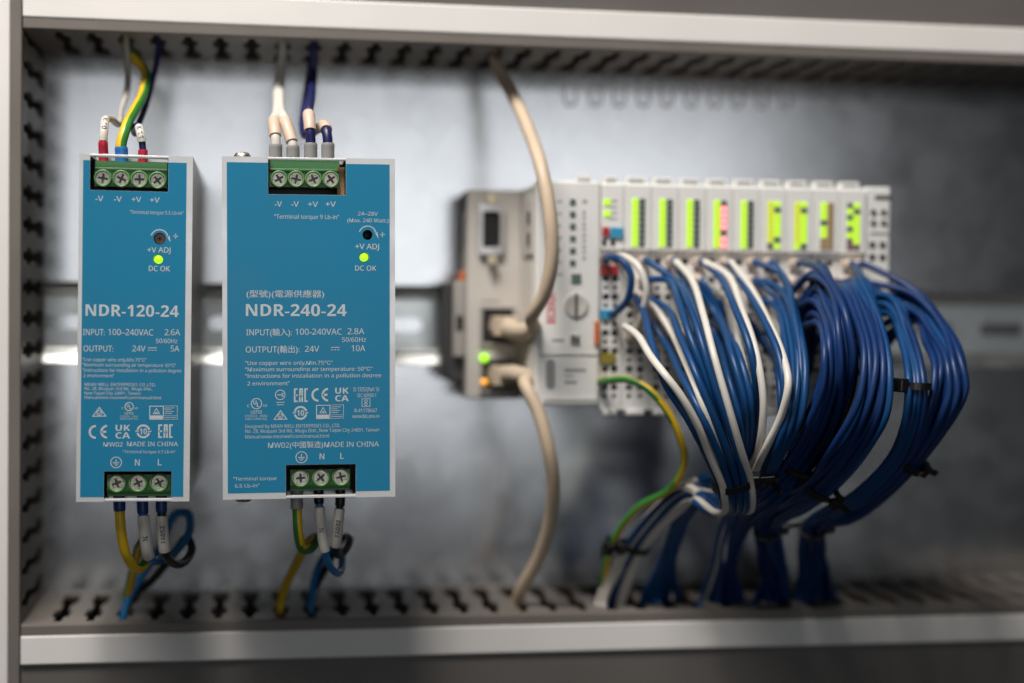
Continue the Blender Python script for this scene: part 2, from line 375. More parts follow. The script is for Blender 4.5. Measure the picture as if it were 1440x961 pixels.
def power_supply(label, X, Z, tilt, W, f, margins, notch_t, notch_b, blk_t, blk_b, scr_t, scr_b, hole, led, texts, marks, extra):
    H = 125.2; hw, hh = W/2, H/2
    t = thing('power_supply', label, 'power supply', (X, -7.5, Z), 'power supplies on the rail')
    t.rotation_euler = (0, -tilt, 0); ORG[t.name] = (0, 0, 0)
    (tx0, tx1, td), (bx0, bx1, bd) = notch_t, notch_b
    # shell: side walls, rear, roof and floor with wire openings
    m = MB()
    m.box(-hw, -hw+1, FY+1.05, 0, -hh, hh); m.box(hw-1, hw, FY+1.05, 0, -hh, hh); m.box(-hw+1.02, hw-1.02, -1, 0, -hh, hh)
    for z, n, (a, b) in ((hh, 1, (tx0, tx1)), (-hh, -1, (bx0, bx1))):
        m.plate([(-hw+1.02, FY+1.05), (hw-1.02, FY+1.05), (hw-1.02, -1.05), (-hw+1.02, -1.05)], [[(a+.6, FY+2.6), (b-.6, FY+2.6), (b-.6, FY+15), (a+.6, FY+15)]],
                lambda u, v, z=z: (u, v, z), (0, 0, n), 1.0)
    case = m.build('case', 'case_alu', t)
    for x, y in ((-hw+7.3, -107.5 if extra.get('pcb') else -40), (hw-9, -40)):
        MB().lathe((x, y, hh), (0, 0, 1), [(0, 3.1), (1.0, 3.0), (1.9, 2.3), (2.3, .01)], 18).build('case_screw', 'screw_steel', case)
        MB().lathe((x, y, -hh), (0, 0, -1), [(0, 3.1), (.8, 3.0), (1.5, 2.3), (1.8, .01)], 18).build('case_screw', 'screw_steel', case)
    # front plate with the two terminal notches and the two round holes
    O = [(-hw, -hh), (bx0, -hh), (bx0, -hh+bd), (bx1, -hh+bd), (bx1, -hh), (hw, -hh), (hw, hh), (tx1, hh), (tx1, hh-td), (tx0, hh-td), (tx0, hh), (-hw, hh)]
    hc = f(*hole[:2]); lc = f(*led[:2]); hr = hole[2]/3.88; lr = led[2]/3.88
    holes = [circ(hc, hr)[:-1], circ(lc, lr)[:-1]]
    fp = MB().plate(O, holes, lambda u, v: (u, FY, v), (0, -1, 0), 1.0).build('front_plate', 'case_alu', t)
    MB().box(tx0-.2, tx1+.2, FY+.15, FY+1.0, hh-.85, hh-.02, .12).build('notch_bridge', 'case_alu', fp); MB().box(bx0-.2, bx1+.2, FY+.15, FY+1.0, -hh+.02, -hh+.85, .12).build('notch_bridge', 'case_alu', fp)
    ml, mr, mt, mb = margins; a, b, c, d = -hw+ml, hw-mr, -hh+mb, hh-mt
    O2 = [(a, c), (bx0-.05, c), (bx0-.05, -hh+bd+.05), (bx1+.05, -hh+bd+.05), (bx1+.05, c), (b, c), (b, d), (tx1+.05, d), (tx1+.05, hh-td-.05), (tx0-.05, hh-td-.05), (tx0-.05, d), (a, d)]
    lab = MB().plate(O2, holes, lambda u, v: (u, FY-.07, v), (0, -1, 0), .069).build('face_label', 'label_blue', t)
    # behind the openings
    m = MB(); m.box(tx0-1, tx1+1, FY+16, FY+17, hh-td-3.2, hh-1.2); m.box(tx0-1, tx1+1, FY+1.1, FY+16, hh-td-3.2, hh-td-2.2)
    for xx in (tx0-1.6, tx1+1): m.box(xx, xx+.6, FY+1.1, FY+16, hh-td-3.2, hh-1.2)
    m.build('inner_pocket', 'pocket_black', t)
    m = MB(); m.box(bx0-1, bx1+1, FY+16, FY+17, -hh+1.2, -hh+bd+3.2); m.box(bx0-1, bx1+1, FY+1.1, FY+16, -hh+bd+2.2, -hh+bd+3.2)
    for xx in (bx0-1.6, bx1+1): m.box(xx, xx+.6, FY+1.1, FY+16, -hh+1.2, -hh+bd+3.2)
    m.build('inner_pocket', 'pocket_black', t)
    MB().lathe((hc[0], FY+.3, hc[1]), (0, 1, 0), [(0, hr+.25), (5, hr+.25), (5, .01)], 20).build('adjuster_well', 'hole_black', t)
    if extra.get('pot'):
        m = MB(); m.plate(circ(hc, hr*.86, 18)[:-1], [[(hc[0]+x*.5, hc[1]+z*.5) for x, z in ((-1.6, -.3), (-.3, -.3), (-.3, -1.6), (.3, -1.6), (.3, -.3), (1.6, -.3), (1.6, .3), (.3, .3), (.3, 1.6), (-.3, 1.6), (-.3, .3), (-1.6, .3))]], lambda u, v: (u, FY+1.6, v), (0, -1, 0), .8)
        m.build('trimmer_screw', 'screw_dark', t)
    MB().lathe((lc[0], FY+.8, lc[1]), (0, -1, 0), [(-2, lr*.86), (0, lr*.86), (.35, lr*.8), (.65, lr*.55), (.8, .01)], 20).build('indicator_lamp', 'led_green_big', t)
    MB().lathe((lc[0], FY+.9, lc[1]), (0, 1, 0), [(0, lr+.2), (3, lr+.2), (3, .01)], 20).build('lamp_well', 'hole_black', t)
    # screw terminal blocks
    for (u0, u1, v0, v1), scr, top in ((blk_t, scr_t, True), (blk_b, scr_b, False)):
        g = MB(); sgn = 1 if top else -1
        rr = 3.15 if top else 3.35
        cz = f(*scr[0])[1]
        # body with a sloping shoulder towards the wire side
        zb0 = cz-rr*.9*sgn; prof_ = [(FY+3.2, zb0), (FY+3.2, cz+rr*.75*sgn), (FY+4.8, cz+(rr+1.0)*sgn), (FY+4.8, (v1 if top else v0)), (FY+14, (v1 if top else v0)), (FY+14, zb0)]
        K = len(prof_); V = [(u0, y, z) for y, z in prof_]+[(u1, y, z) for y, z in prof_]
        g.add(V, [tuple(range(K))[::sgn], tuple(range(K, 2*K))[::-sgn]]+[(i, (i+1) % K, (i+1) % K+K, i+K) for i in range(K)])
        blk = g.build('terminal_block', 'terminal_green', t)
        for i, s_ in enumerate(scr):
            c = f(*s_)
            rim = MB().lathe((c[0], 0, c[1]), (0, 1, 0), [(FY+6, rr), (FY+1.7, rr), (FY+1.35, rr-.18), (FY+1.3, rr-.45), (FY+1.45, rr-.68), (FY+4, rr-.72)], 26).build('screw_tower', 'terminal_rim', blk)
            a = random.uniform(-1.4, 1.4); sd = random.uniform(-.5, .5); ca, sa = math.cos(a), math.sin(a); q = .36; L = 1.75
            cr = [(-L, -q), (-q*1.2, -q*1.2), (-q, -L), (q, -L), (q*1.2, -q*1.2), (L, -q), (L, q), (q*1.2, q*1.2), (q, L), (-q, L), (-q*1.2, q*1.2), (-L, q)]
            cr = [(c[0]+x*ca-z*sa, c[1]+x*sa+z*ca) for x, z in cr]
            m = MB().plate(circ(c, rr-.74, 24)[:-1], [cr], lambda u, v, sd=sd: (u, FY+2.3+sd, v), (0, -1, 0), 1.0)
            m.build('clamp_screw', 'screw_steel', blk)
            MB().lathe((c[0], FY+3.9, c[1]), (0, -1, 0), [(0, rr-.73), (.02, .01)], 20).build('screw_recess', 'screw_dark', blk)
    if extra.get('pcb'):
        u0, v0 = f(481, 236); u1, v1 = f(487, 272); MB().box(tx1-3.0, tx1-.3, FY+4, FY+6, hh-td-1, hh-3).build('circuit_board', 'pcb_tan', t)
    for body, x0, x1, y0, y1, *bo in texts:
        a = f(x0, y1); b = f(x1, y0)
        zb = (f(x0, y1)[1]+f(x1, y1)[1])/2
        lettering(body, f(x0, (y0+y1)/2)[0], f(x1, (y0+y1)/2)[0], zb, zb+(y1-y0)/3.86, to_face, bo[0] if bo else .004).build('lettering', 'print_white', lab)
    marks(f, lab)
    return t

def R_(f, lab, name='printed_mark'):
    """strokes on the label, given in photograph pixels of the front face"""
    m = MB()
    class S:
        def line(s, pts, wpx, closed=False): m.ribbon([f(*p) for p in pts], wpx/3.88, to_face, closed); return s
        def arc(s, cx, cy, r, a0, a1, wpx, n=22, rx=1.0): return s.line([(cx+rx*r*math.cos(math.radians(a0+(a1-a0)*k/n)), cy-r*math.sin(math.radians(a0+(a1-a0)*k/n))) for k in range(n+1)], wpx)
        def ring(s, cx, cy, r, wpx, n=26): return s.line([(cx+r*math.cos(2*math.pi*k/n), cy-r*math.sin(2*math.pi*k/n)) for k in range(n)], wpx, True)
        def fill(s, pts): m.add([to_face(*f(*p)) for p in pts], [list(range(len(pts)))]); return s
        def text(s, body, x0, x1, y0, y1, bold=.004):
            q = lettering(body, f(x0, y1)[0], f(x1, y1)[0], f(x0, y1)[1], f(x0, y1)[1]+(y1-y0)/3.86, to_face, bold); m.add(q.v, q.f); return s
        def done(s): m.build(name, 'print_white', lab)
    return S()
def mark_adjust(f, lab, cx, cy, px_, py_):
    s = R_(f, lab, 'turn_arrow'); s.arc(cx, cy, 12.4, 12, 160, 1.5); s.fill([(cx+9.2, cy-4.8), (cx+14.2, cy-3.6), (cx+15.6, cy+5.5)])
    s.line([(px_-3.4, py_), (px_+3.4, py_)], 1.3).line([(px_, py_-3.4), (px_, py_+3.4)], 1.3).done()
def mark_earth(f, lab, cx, cy, r):
    s = R_(f, lab, 'earth_symbol'); s.ring(cx, cy, r, 1.2).line([(cx, cy-r*.62), (cx, cy)], 1.1)
    for k, (hw_, dy) in enumerate(((.62, .02), (.42, .28), (.2, .52))): s.line([(cx-r*hw_, cy+r*dy), (cx+r*hw_, cy+r*dy)], 1.1)
    s.done()
def mark_ce(f, lab, x0, x1, y0, y1):
    r = (y1-y0)/2; cy = (y0+y1)/2; w_ = 3.0; s = R_(f, lab)
    s.arc(x0+r, cy, r-w_/2, 88, 272, w_); s.arc(x1-2, cy, r-w_/2, 94, 266, w_); s.line([(x1-r-.5, cy), (x1-3.5, cy)], w_).done()
def mark_ukca(f, lab, x0, x1, y0, y1):
    h = (y1-y0)*.44; R_(f, lab).text('UK', x0, x1, y0, y0+h, .03).text('CA', x0, x1, y1-h, y1, .03).done()
def mark_eac(f, lab, x0, x1, y0, y1):
    w_ = 2.3; d = (x1-x0); h = w_/2; s = R_(f, lab)
    a, b = x0, x0+d*.27; s.line([(b, y0+h), (a+h, y0+h), (a+h, y1-h), (b, y1-h)], w_).line([(a+h, (y0+y1)/2), (b, (y0+y1)/2)], w_)
    a, b = x0+d*.36, x0+d*.66; s.line([(a+h, y1), (a+h+.6, y0+h), (b-h-.2, y0+h), (b-h, y1)], w_).line([(a+h, (y0+y1)/2+1.6), (b-h, (y0+y1)/2+1.6)], w_)
    a, b = x0+d*.75, x1; s.line([(b, y0+h), (a+h, y0+h), (a+h, y1-h), (b, y1-h)], w_).done()
def mark_ten(f, lab, cx, cy, r):
    s = R_(f, lab); s.arc(cx, cy, r-1.4, 15, 172, 2.8).arc(cx, cy, r-1.4, 195, 352, 2.8).text('10', cx-5, cx+5, cy-4, cy+4, .03)
    s.fill([(cx+r-4, cy-.5), (cx+r+2, cy-.5), (cx+r-1, cy+3)]).fill([(cx-r+4, cy+.5), (cx-r-2, cy+.5), (cx-r+1, cy-3)]).done()
def mark_tri(f, lab, x0, x1, y0, y1):
    c = (x0+x1)/2; s = R_(f, lab); s.line([(x0+1, y1-.8), (c, y0+1), (x1-1, y1-.8)], 1.3, True).ring(c, y1-5.3, 3.4, 1.0).line([(c-2, y1-5.6), (c-.4, y1-3.8), (c+2.6, y1-7.6)], 1.0).done()
def mark_ul(f, lab, cx, cy, r):
    s = R_(f, lab); s.ring(cx, cy, r-.6, 1.2).text('U', cx-r*.55, cx, cy-r*.6, cy+.15*r, .02).text('L', cx+.05*r, cx+r*.5, cy-.2*r, cy+r*.6, .02)
    s.text('c', cx-r*1.65, cx-r*1.25, cy, cy+r*.6).text('us', cx+r*1.2, cx+r*1.9, cy, cy+r*.6).text('LISTED', cx-r, cx+r, cy+r*1.2, cy+r*1.75, .01)
    s.text('E183223   94AU', cx-r*2.0, cx+r*1.95, cy+r*1.95, cy+r*2.35, 0).text('IND.CONT.EQ.', cx-r*2.0, cx+r*1.95, cy+r*2.5, cy+r*2.9, 0).done()
def mark_tuv(f, lab, x0, x1, y0, y1):
    xm = x0+(x1-x0)*.5; s = R_(f, lab); s.line([(x0+.6, y0+.6), (xm, y0+.6), (xm, y1-.6), (x0+.6, y1-.6)], 1.2, True).fill([(x0+1, y1-6), (xm, y1-6), (xm, y1-1), (x0+1, y1-1)])
    c = (x0+xm)/2; s.line([(c-4.4, y0+11.3), (c, y0+3.8), (c+4.4, y0+11.3)], 1.0, True).line([(c-1.6, y0+9.6), (c+1.6, y0+9.6)], 1.6)
    s.line([(xm, y0+.4), (x1-.3, y0+.4), (x1-.3, y1-.4), (xm, y1-.4)], .6).line([(xm, y1-5.5), (x1, y1-5.5)], .5)
    for k, l in enumerate((.8, .55, .75, .6)): s.line([(xm+2, y0+3.2+k*2.6), (xm+2+(x1-xm-3)*l, y0+3.2+k*2.6)], .8)
    s.line([(xm+2, y1-3), (x1-2, y1-3)], .8).done()
def mark_dc(f, lab, x0, x1, y0, y1):
    s = R_(f, lab, 'direct_current_symbol'); s.line([(x0, y0+.6), (x1, y0+.6)], 1.1); d = (x1-x0)
    for k in range(3): s.line([(x0+d*.37*k, y1-.6), (x0+d*.37*k+d*.25, y1-.6)], 1.1)
    s.done()

TL, TR, BL = (112.2, 217.6), (270.7, 219.5), (108, 705)
f1 = frame_text(TL, TR, BL, 40, 125.2)
T1 = [('-V', 134.6, 145.5, 276.6, 283.9), ('-V', 160.3, 171.2, 276.8, 284.1), ('+V', 184.7, 198.2, 277.1, 284.4), ('+V', 210.4, 223.9, 277.6, 284.9),
      ('"Terminal torque 5.5 Lb-in"', 182, 257.2, 296.4, 301.4, 0), ('+V ADJ', 206.9, 239.4, 347.6, 354.9, .012), ('DC OK', 209, 238.8, 374, 381.2, .012),
      ('NDR-120-24', 121.1, 251, 429, 445, .024), ('INPUT:', 117.7, 147.6, 462.9, 471.4), ('100–240VAC', 152.6, 215.3, 463, 471.5), ('2.6A', 231.3, 253.1, 463.2, 471.5),
      ('50/60Hz', 219, 249.3, 476.4, 482.6), ('OUTPUT:', 118.3, 159.7, 486, 494.2), ('24V', 186.1, 204.5, 486.2, 494.3), ('5A', 239.7, 252, 486.2, 494.4),
      ('"Use copper wire only,Min.75℃"', 116.8, 205.6, 503.4, 508.2, 0), ('"Maximum surrounding air temperature: 50℃"', 116.8, 247.3, 511, 515.7, 0),
      ('"Instructions for installation in a pollution degree', 116.8, 255.2, 518.6, 523.3, 0), ('2 environment"', 118.3, 160.8, 525.8, 530.4, 0),
      ('MEAN WELL ENTERPRISES CO.,LTD.', 119.7, 219, 538.5, 542.9, 0), ('No. 28, Wuquan 3rd Rd., Wugu Dist.,', 119.7, 214.7, 544.4, 548.7, 0), ('New Taipei City 24891, Taiwan', 119.7, 197.8, 550.7, 554.9, 0), ('Manual:www.meanwell.com/manual.html', 119.7, 226.3, 557, 561.2, 0),
      ('MW02', 145.9, 173, 621.8, 628, .005), ('MADE IN CHINA', 178.8, 250.5, 621.8, 628, .005), ('"Terminal torque 6.5 Lb-in"', 173, 247.3, 633.6, 637.9, 0),
      ('N', 190, 196.6, 646.4, 655.2, .01), ('L', 222, 227.2, 646.4, 655.2, .01)]
def M1(f, lab):
    mark_adjust(f, lab, 223.9, 335.3, 246.4, 331.8); mark_dc(f, lab, 208, 220.2, 488.6, 493.2); mark_tri(f, lab, 130.2, 150.3, 571.7, 585.8); mark_ul(f, lab, 181.8, 571.7, 6.4)
    mark_tuv(f, lab, 210, 249.6, 571, 590.6); mark_ce(f, lab, 125.5, 153.5, 597.3, 616.8); mark_ukca(f, lab, 162.8, 183.2, 597.3, 616.6); mark_ten(f, lab, 201.6, 606.9, 9.8); mark_eac(f, lab, 222.5, 242.9, 597.3, 616.6); mark_earth(f, lab, 163.7, 650.3, 7.5)
def rect(f, x0, x1, y0, y1): a, b = f(x0, y1), f(x1, y0); return (a[0], b[0], a[1], b[1])
power_supply('narrow blue power supply with green terminals, left of the wider one', -45.37, -.97, -.0048, 40, f1, (1.4, 2.2, 2.3, 1.7), (-16.2, 11.3, 13.0), (-10.3, 13.6, 11.0),
             rect(f1, 132, 233.4, 227, 263), rect(f1, 149.7, 240, 664, 700), [(144.1, 251), (169.8, 251.3), (195, 251.8), (220.4, 252.8)], [(163.7, 680.6), (193.4, 680.6), (223.1, 680.6)],
             (223.9, 335.3, 8.2), (222, 364.5, 7.0), T1, M1, {'pot': 1})
f2 = frame_text((311.2, 220.3), (555.9, 223), (312.4, 701.5), 63, 125.2)
T2 = [('-V', 385.2, 395.2, 283.2, 290.7), ('-V', 408.2, 419, 283.2, 290.7), ('+V', 431.8, 446.1, 283.4, 291), ('+V', 456.9, 471.3, 283.4, 291),
      ('"Terminal torque 9 Lb-in"', 384.7, 475.9, 302, 308, .002), ('24~28V', 502.9, 531.3, 298, 303.4, .002), ('(Max. 240 Watt.)', 487.8, 546.8, 307.6, 313, .004), ('+V ADJ', 499.1, 533.2, 343.4, 350.9, .012), ('DC OK', 498.9, 529.4, 374.4, 381.4, .012),
      ('(型號)(電源供應器)', 345.5, 454.8, 409.5, 417.5, .003), ('NDR-240-24', 344.6, 486.7, 428, 444.8, .024), ('INPUT(輸入):', 345.1, 409.2, 463, 471.4), ('100-240VAC', 414.2, 480, 463, 471.4), ('2.8A', 488.2, 512.1, 463, 471.4), ('50/60Hz', 480.3, 514.7, 475.9, 482.2),
      ('OUTPUT(輸出):', 344.3, 420, 487.2, 495.5), ('24V', 427.6, 448, 487.2, 495.5), ('10A', 494, 513.5, 487.2, 495.6), ('"Use copper wire only,Min.75℃"', 343.7, 466.9, 508, 513.4, .004), ('"Maximum surrounding air temperature: 50℃"', 343.7, 523.7, 517.2, 522.6, .004),
      ('"Instructions for installation in a pollution degree', 343.7, 536.5, 526.6, 532, .004), ('2 environment"', 346.6, 406.3, 536.4, 541.8, .004), ('IS 13252(Part 1)/', 496.6, 533.9, 547, 552.8, .004), ('IEC 60950-1', 502.4, 529, 556, 561.2, .004), ('R-41178667', 498.4, 530.7, 577.5, 582.7, .004), ('www.bis.gov.in', 495.2, 533.9, 585.6, 590.6, .006),
      ('Designed by MEAN WELL ENTERPRISES CO., LTD.', 343.7, 477.7, 597.4, 602.2, 0), ('No. 28, Wuquan 3rd Rd., Wugu Dist., New Taipei City 24891, Taiwan', 343.7, 533.9, 604.4, 609.3, 0), ('Manual:www.meanwell.com/manual.html', 343.7, 462, 611.9, 616.7, 0), ('MW02(中國製造)MADE IN CHINA', 375.7, 533.3, 623.6, 631, .003),
      ('N', 448.6, 455.3, 639.8, 648, .01), ('L', 478, 483.2, 639.8, 648, .01), ('"Terminal torque', 326.8, 387.7, 670.4, 675.4, .004), ('6.5 Lb-in"', 329.1, 363.5, 680.2, 685.2, .004)]
def M2(f, lab):
    mark_adjust(f, lab, 516.7, 330.7, 538, 330.4); mark_dc(f, lab, 464.6, 476.8, 489.2, 493.8); mark_ul(f, lab, 359.4, 567.3, 7.9); mark_eac(f, lab, 412.1, 431.7, 546.9, 566.4); mark_ce(f, lab, 436.9, 463.1, 546.9, 566.4); mark_ukca(f, lab, 470.7, 489.9, 546.9, 566.2)
    mark_tri(f, lab, 383.3, 403.1, 576.9, 590.9); mark_ten(f, lab, 421.5, 581.6, 9.8); mark_tuv(f, lab, 443.6, 482.9, 571, 590.9); mark_earth(f, lab, 422.9, 644.5, 7.9)
    s = R_(f, lab); s.ring(392.9, 555.6, 6.8, 1.2).line([(389, 555.6), (399, 555.6)], 1.2).fill([(395, 552.4), (400, 555.6), (395, 558.8)]).line([(387, 566.2), (399, 566.2)], 1.0).line([(388, 569.6), (398, 569.6)], .9).done()
    s = R_(f, lab); s.line([(509, 563.4), (520.5, 563.4), (520.5, 574.6), (509, 574.6)], .8, True).ring(514.7, 566.9, 1.9, .9, 12).ring(514.7, 571.3, 1.9, .9, 12).done()
power_supply('wide blue power supply with green terminals, right of the narrow one', 17.27, -.32, .0093, 63, f2, (1.75, 2.0, 2.1, 2.3), (-14.9, 13.4, 13.6), (-8.7, 16.9, 12.4),
             rect(f2, 377.7, 477.2, 224, 265), rect(f2, 407.2, 492.8, 657, 693.4), [(391.2, 251.2), (415.5, 251.2), (439.9, 251.4), (464.5, 251.6)], [(421.8, 674.8), (450.6, 674.8), (479.4, 674.8)],
             (516.7, 330.7, 7.2), (511.9, 362.3, 7.0), T2, M2, {'pcb': 1})

# ------------------------------------------------------------------ wires of the power supplies
def cable(name, label, cat, ctrl, r, mats, group=None, stripe=None, seg=9, n=12, ferrule=None, flen=0, fr=0, sleeve=None):
    """one wire: insulation, a ferrule collar at its start, a marker sleeve from s0 to s1 of its length (mm) with print"""
    P = spline(ctrl, seg); t = thing(name, label, cat, P[0], group)
    MB().tube(P, r, n, stripe).build('insulation', mats, t)
    def cut(s0, s1, step=1.0):
        out = []; acc = 0; 
        for i in range(len(P)-1):
            l = (P[i+1]-P[i]).length; k = 0
            while acc+l >= s0+len(out)*step and s0+len(out)*step <= s1: out.append(P[i]+(P[i+1]-P[i])*((s0+len(out)*step-acc)/max(l, 1e-6)))
            acc += l
        return out
    if ferrule: 
        q = cut(0, flen, .5); MB().tube(q, fr, 16, None, lambda u: 1 if u < .96 else .93).build('ferrule', ferrule, t)
    if sleeve:
        s0, s1, rr, smat, body, h, off = sleeve
        q = cut(s0, s1, .6); sl = MB().tube(q, rr, 16).build('marker_sleeve', smat, t)
        if body:
            V, F = glyphs(body, .02); a = min(v[0] for v in V); b = max(v[0] for v in V); k = h/.69; F_ = frames(q); ls = .6*(len(q)-1); W_ = (b-a)*k; o0 = (ls-W_)/2+off; m = MB(); vs = []
            for (x, y) in V:
                s = min(max((o0+(b-x)*k)/.6, 0), len(q)-1.001); i = int(s); p, tt, _, _ = F_[i]; p = p+(F_[i+1][0]-p)*(s-i)
                toward = (CAM-p); toward = (toward-tt*toward.dot(tt)).normalized(); side = toward.cross(tt)
                an = -(y-.34)*k/rr
                vs.append(p+(toward*math.cos(an)+side*math.sin(an))*(rr+.06))
            m.add(vs, F); m.build('lettering', 'print_black', sl)
    return t
def pts(*a): return [at(x, y, Y) for x, y, Y in a]
def slotend(px, Y=-45, top=False):
    """into the nearest slot of the duct and on inside it"""
    c = at(px, 60 if top else 855, Y); f0 = at(92, 62, -40).x if top else BS0
    x = f0+12.5*round((c.x-f0)/12.5)
    return [Vector((x, Y, ZT-2)), Vector((x, Y-3, ZT+10)), Vector((x+3, Y-4, ZT+30))] if top else [Vector((x, Y, ZB+2)), Vector((x, Y-3, ZB-10)), Vector((x+3, Y-4, ZB-30))]
def yg(ph, w_=6, i0=0, i1=1, sh=0):
    """yellow over w_ of 12 facets, the rest green; the wire turns by sh facets between ring i0 and i1"""
    return lambda k, i: 1 if (k+int(i/60)+ph+int(sh*min(1, max(0, (i-i0)/(i1-i0))))) % 12 < w_ else 0
G1 = 'wires on top of the narrow power supply'; G2 = 'wires on top of the wide power supply'; G3 = 'wires under the narrow power supply'; G4 = 'wires under the wide power supply'
cable('wire', 'white wire with printed sleeve and red ferrule on the narrow supply', 'wire', pts((146, 232, -112), (145.5, 215, -112), (145, 202, -112.5), (146, 185, -112), (148.5, 168, -108), (157, 168, -102), (166, 175, -95), (170, 157, -72), (180, 115, -50))+slotend(183, -50, True), 1.25, 'ins_grey', G1, None, 9, 12, 'fer_red', 8.5, 1.75, (8.8, 18.6, 1.55, 'ins_white', 'X-10', 1.7, 1.5))
cable('wire', 'thick yellow and green earth wire with blue ferrule on top of the narrow supply', 'wire', pts((171, 234, -112), (171, 215, -112), (170.5, 204, -112), (177, 180, -109), (188, 158, -90), (202, 128, -62), (203, 98, -48))+slotend(186, -44, True), 1.95, ['ins_green', 'ins_yellow'], G1, yg(3), 9, 12, 'fer_blue', 7.4, 2.35)
cable('wire', 'dark navy wire with beige sleeve and red ferrule on the narrow supply', 'wire', pts((201, 234, -112), (201, 216, -112), (200.5, 206, -112), (198, 190, -112), (194, 177, -108), (188, 182, -101), (190, 188, -97), (196, 172, -80), (209, 135, -56))+slotend(224, -46, True), 1.25, 'ins_navy', G1, None, 9, 12, 'fer_red', 6.4, 1.75, (9.0, 15.6, 1.6, 'ins_white', 'X-11', 1.5, 0))
cable('wire', 'white wire with beige sleeve, outer left on the wide supply', 'wire', pts((387.5, 232, -112), (387.5, 212, -112), (388, 203, -112), (387, 190, -111), (385, 172, -106), (389, 158, -88), (391, 120, -56))+slotend(391, -48, True), 1.75, 'ins_white', G2, None, 9, 12, 'fer_grey', 7.6, 2.45, (11.0, 20, 2.25, 'ins_cream', None, 0, 0))
cable('wire', 'white wire with beige sleeve, second from left on the wide supply', 'wire', pts((412, 232, -112), (412, 212, -112), (411.5, 205, -112), (408, 192, -110.5), (400, 168, -105), (395, 155, -86), (394, 120, -54))+slotend(394, -42, True), 1.75, 'ins_white', G2, None, 9, 12, 'fer_grey', 7.2, 2.45, (8.8, 20, 2.25, 'ins_cream', None, 0, 0))
cable('wire', 'navy wire with tall beige sleeve, third from left on the wide supply', 'wire', pts((437, 232, -112), (437, 212, -112), (437, 200, -112), (436, 180, -111), (434, 160, -106), (437, 140, -80), (440, 105, -50))+slotend(440, -50, True), 1.85, 'ins_navy', G2, None, 9, 12, 'fer_grey', 8.2, 2.45, (13.0, 21.5, 2.3, 'ins_cream', None, 0, 0))
cable('wire', 'navy wire bending back through a beige sleeve, rightmost on the wide supply', 'wire', pts((461, 232, -112), (461, 212, -112), (461, 200, -112), (459, 184, -110), (455, 177, -104), (447, 181, -97), (436, 188, -90), (430, 190, -84), (427, 170, -68), (434, 120, -50))+slotend(442, -44, True), 1.85, 'ins_navy', G2, None, 9, 12, 'fer_grey', 8.2, 2.45, (13.8, 21, 2.3, 'ins_cream', None, 0, 0))
cable('wire', 'yellow and green earth wire with blue ferrule under the narrow supply', 'wire', pts((168, 690, -112), (168, 712, -112), (168.5, 725, -112), (171, 752, -112), (178, 782, -110), (192, 800, -104), (206, 790, -96), (206, 765, -88), (198, 765, -78), (188, 800, -62))+slotend(178, -46), 1.85, ['ins_green', 'ins_yellow'], G3, yg(0, 7), 9, 12, 'fer_deep', 7.6, 2.2)
cable('wire', 'blue wire with sleeve printed N under the narrow supply', 'wire', pts((200.5, 690, -112), (200.5, 714, -112), (201.5, 726, -112), (204, 752, -112), (210, 784, -109), (226, 788, -98), (250, 772, -80), (267, 745, -66), (264, 722, -58), (246, 724, -54), (225, 770, -50))+slotend(186, -50), 1.65, 'ins_lightblue', G3, None, 9, 12, 'fer_deep', 8.6, 2.1, (9.2, 25.5, 2.25, 'ins_white', 'N', 1.7, 0))
cable('wire', 'black wire with sleeve printed FA052 under the narrow supply', 'wire', pts((227, 690, -112), (227, 714, -112), (227.5, 726, -112), (229, 752, -112), (233, 780, -110), (246, 793, -100), (262, 788, -84), (270, 770, -72), (262, 756, -64), (240, 785, -56), (215, 815, -50))+slotend(192, -38), 1.65, 'ins_black', G3, None, 9, 12, 'fer_deep', 8.0, 2.1, (9.4, 23, 2.2, 'ins_white', 'FA052', 1.5, 0))
cable('wire', 'yellow and green earth wire with grey ferrule under the wide supply', 'wire', pts((417.5, 682, -112), (417.5, 706, -112), (418, 722, -112), (419.5, 748, -112), (424, 770, -109), (436, 772, -103), (446, 758, -96), (438, 757, -86), (418, 790, -66))+slotend(388, -46), 1.8, ['ins_green', 'ins_yellow'], G4, yg(3, 6, 30, 46, 6), 9, 12, 'fer_grey', 9.4, 2.35)
cable('wire', 'blue wire with sleeve printed N under the wide supply', 'wire', pts((448, 682, -112), (448.5, 704, -112), (449.5, 716, -112), (452, 745, -112), (457, 775, -111), (464, 796, -108), (475, 806, -101), (481, 795, -88), (478, 775, -76), (462, 775, -66), (445, 805, -56))+slotend(434, -50), 1.45, 'ins_lightblue', G4, None, 9, 12, 'fer_black', 7.4, 1.85, (8.4, 25.5, 1.95, 'ins_white', 'N', 1.7, 0))
cable('wire', 'black wire with sleeve printed FA032 under the wide supply', 'wire', pts((478.5, 682, -112), (478.5, 704, -112), (477.5, 717, -112), (475, 745, -112), (473, 770, -110), (476, 781, -105), (487, 772, -94), (492, 757, -82), (482, 757, -72), (466, 785, -62), (450, 815, -52))+slotend(438, -40), 1.45, 'ins_black', G4, None, 9, 12, 'fer_black', 8.2, 1.85, (9.0, 23.5, 1.95, 'ins_white', 'FA032', 1.5, 0))

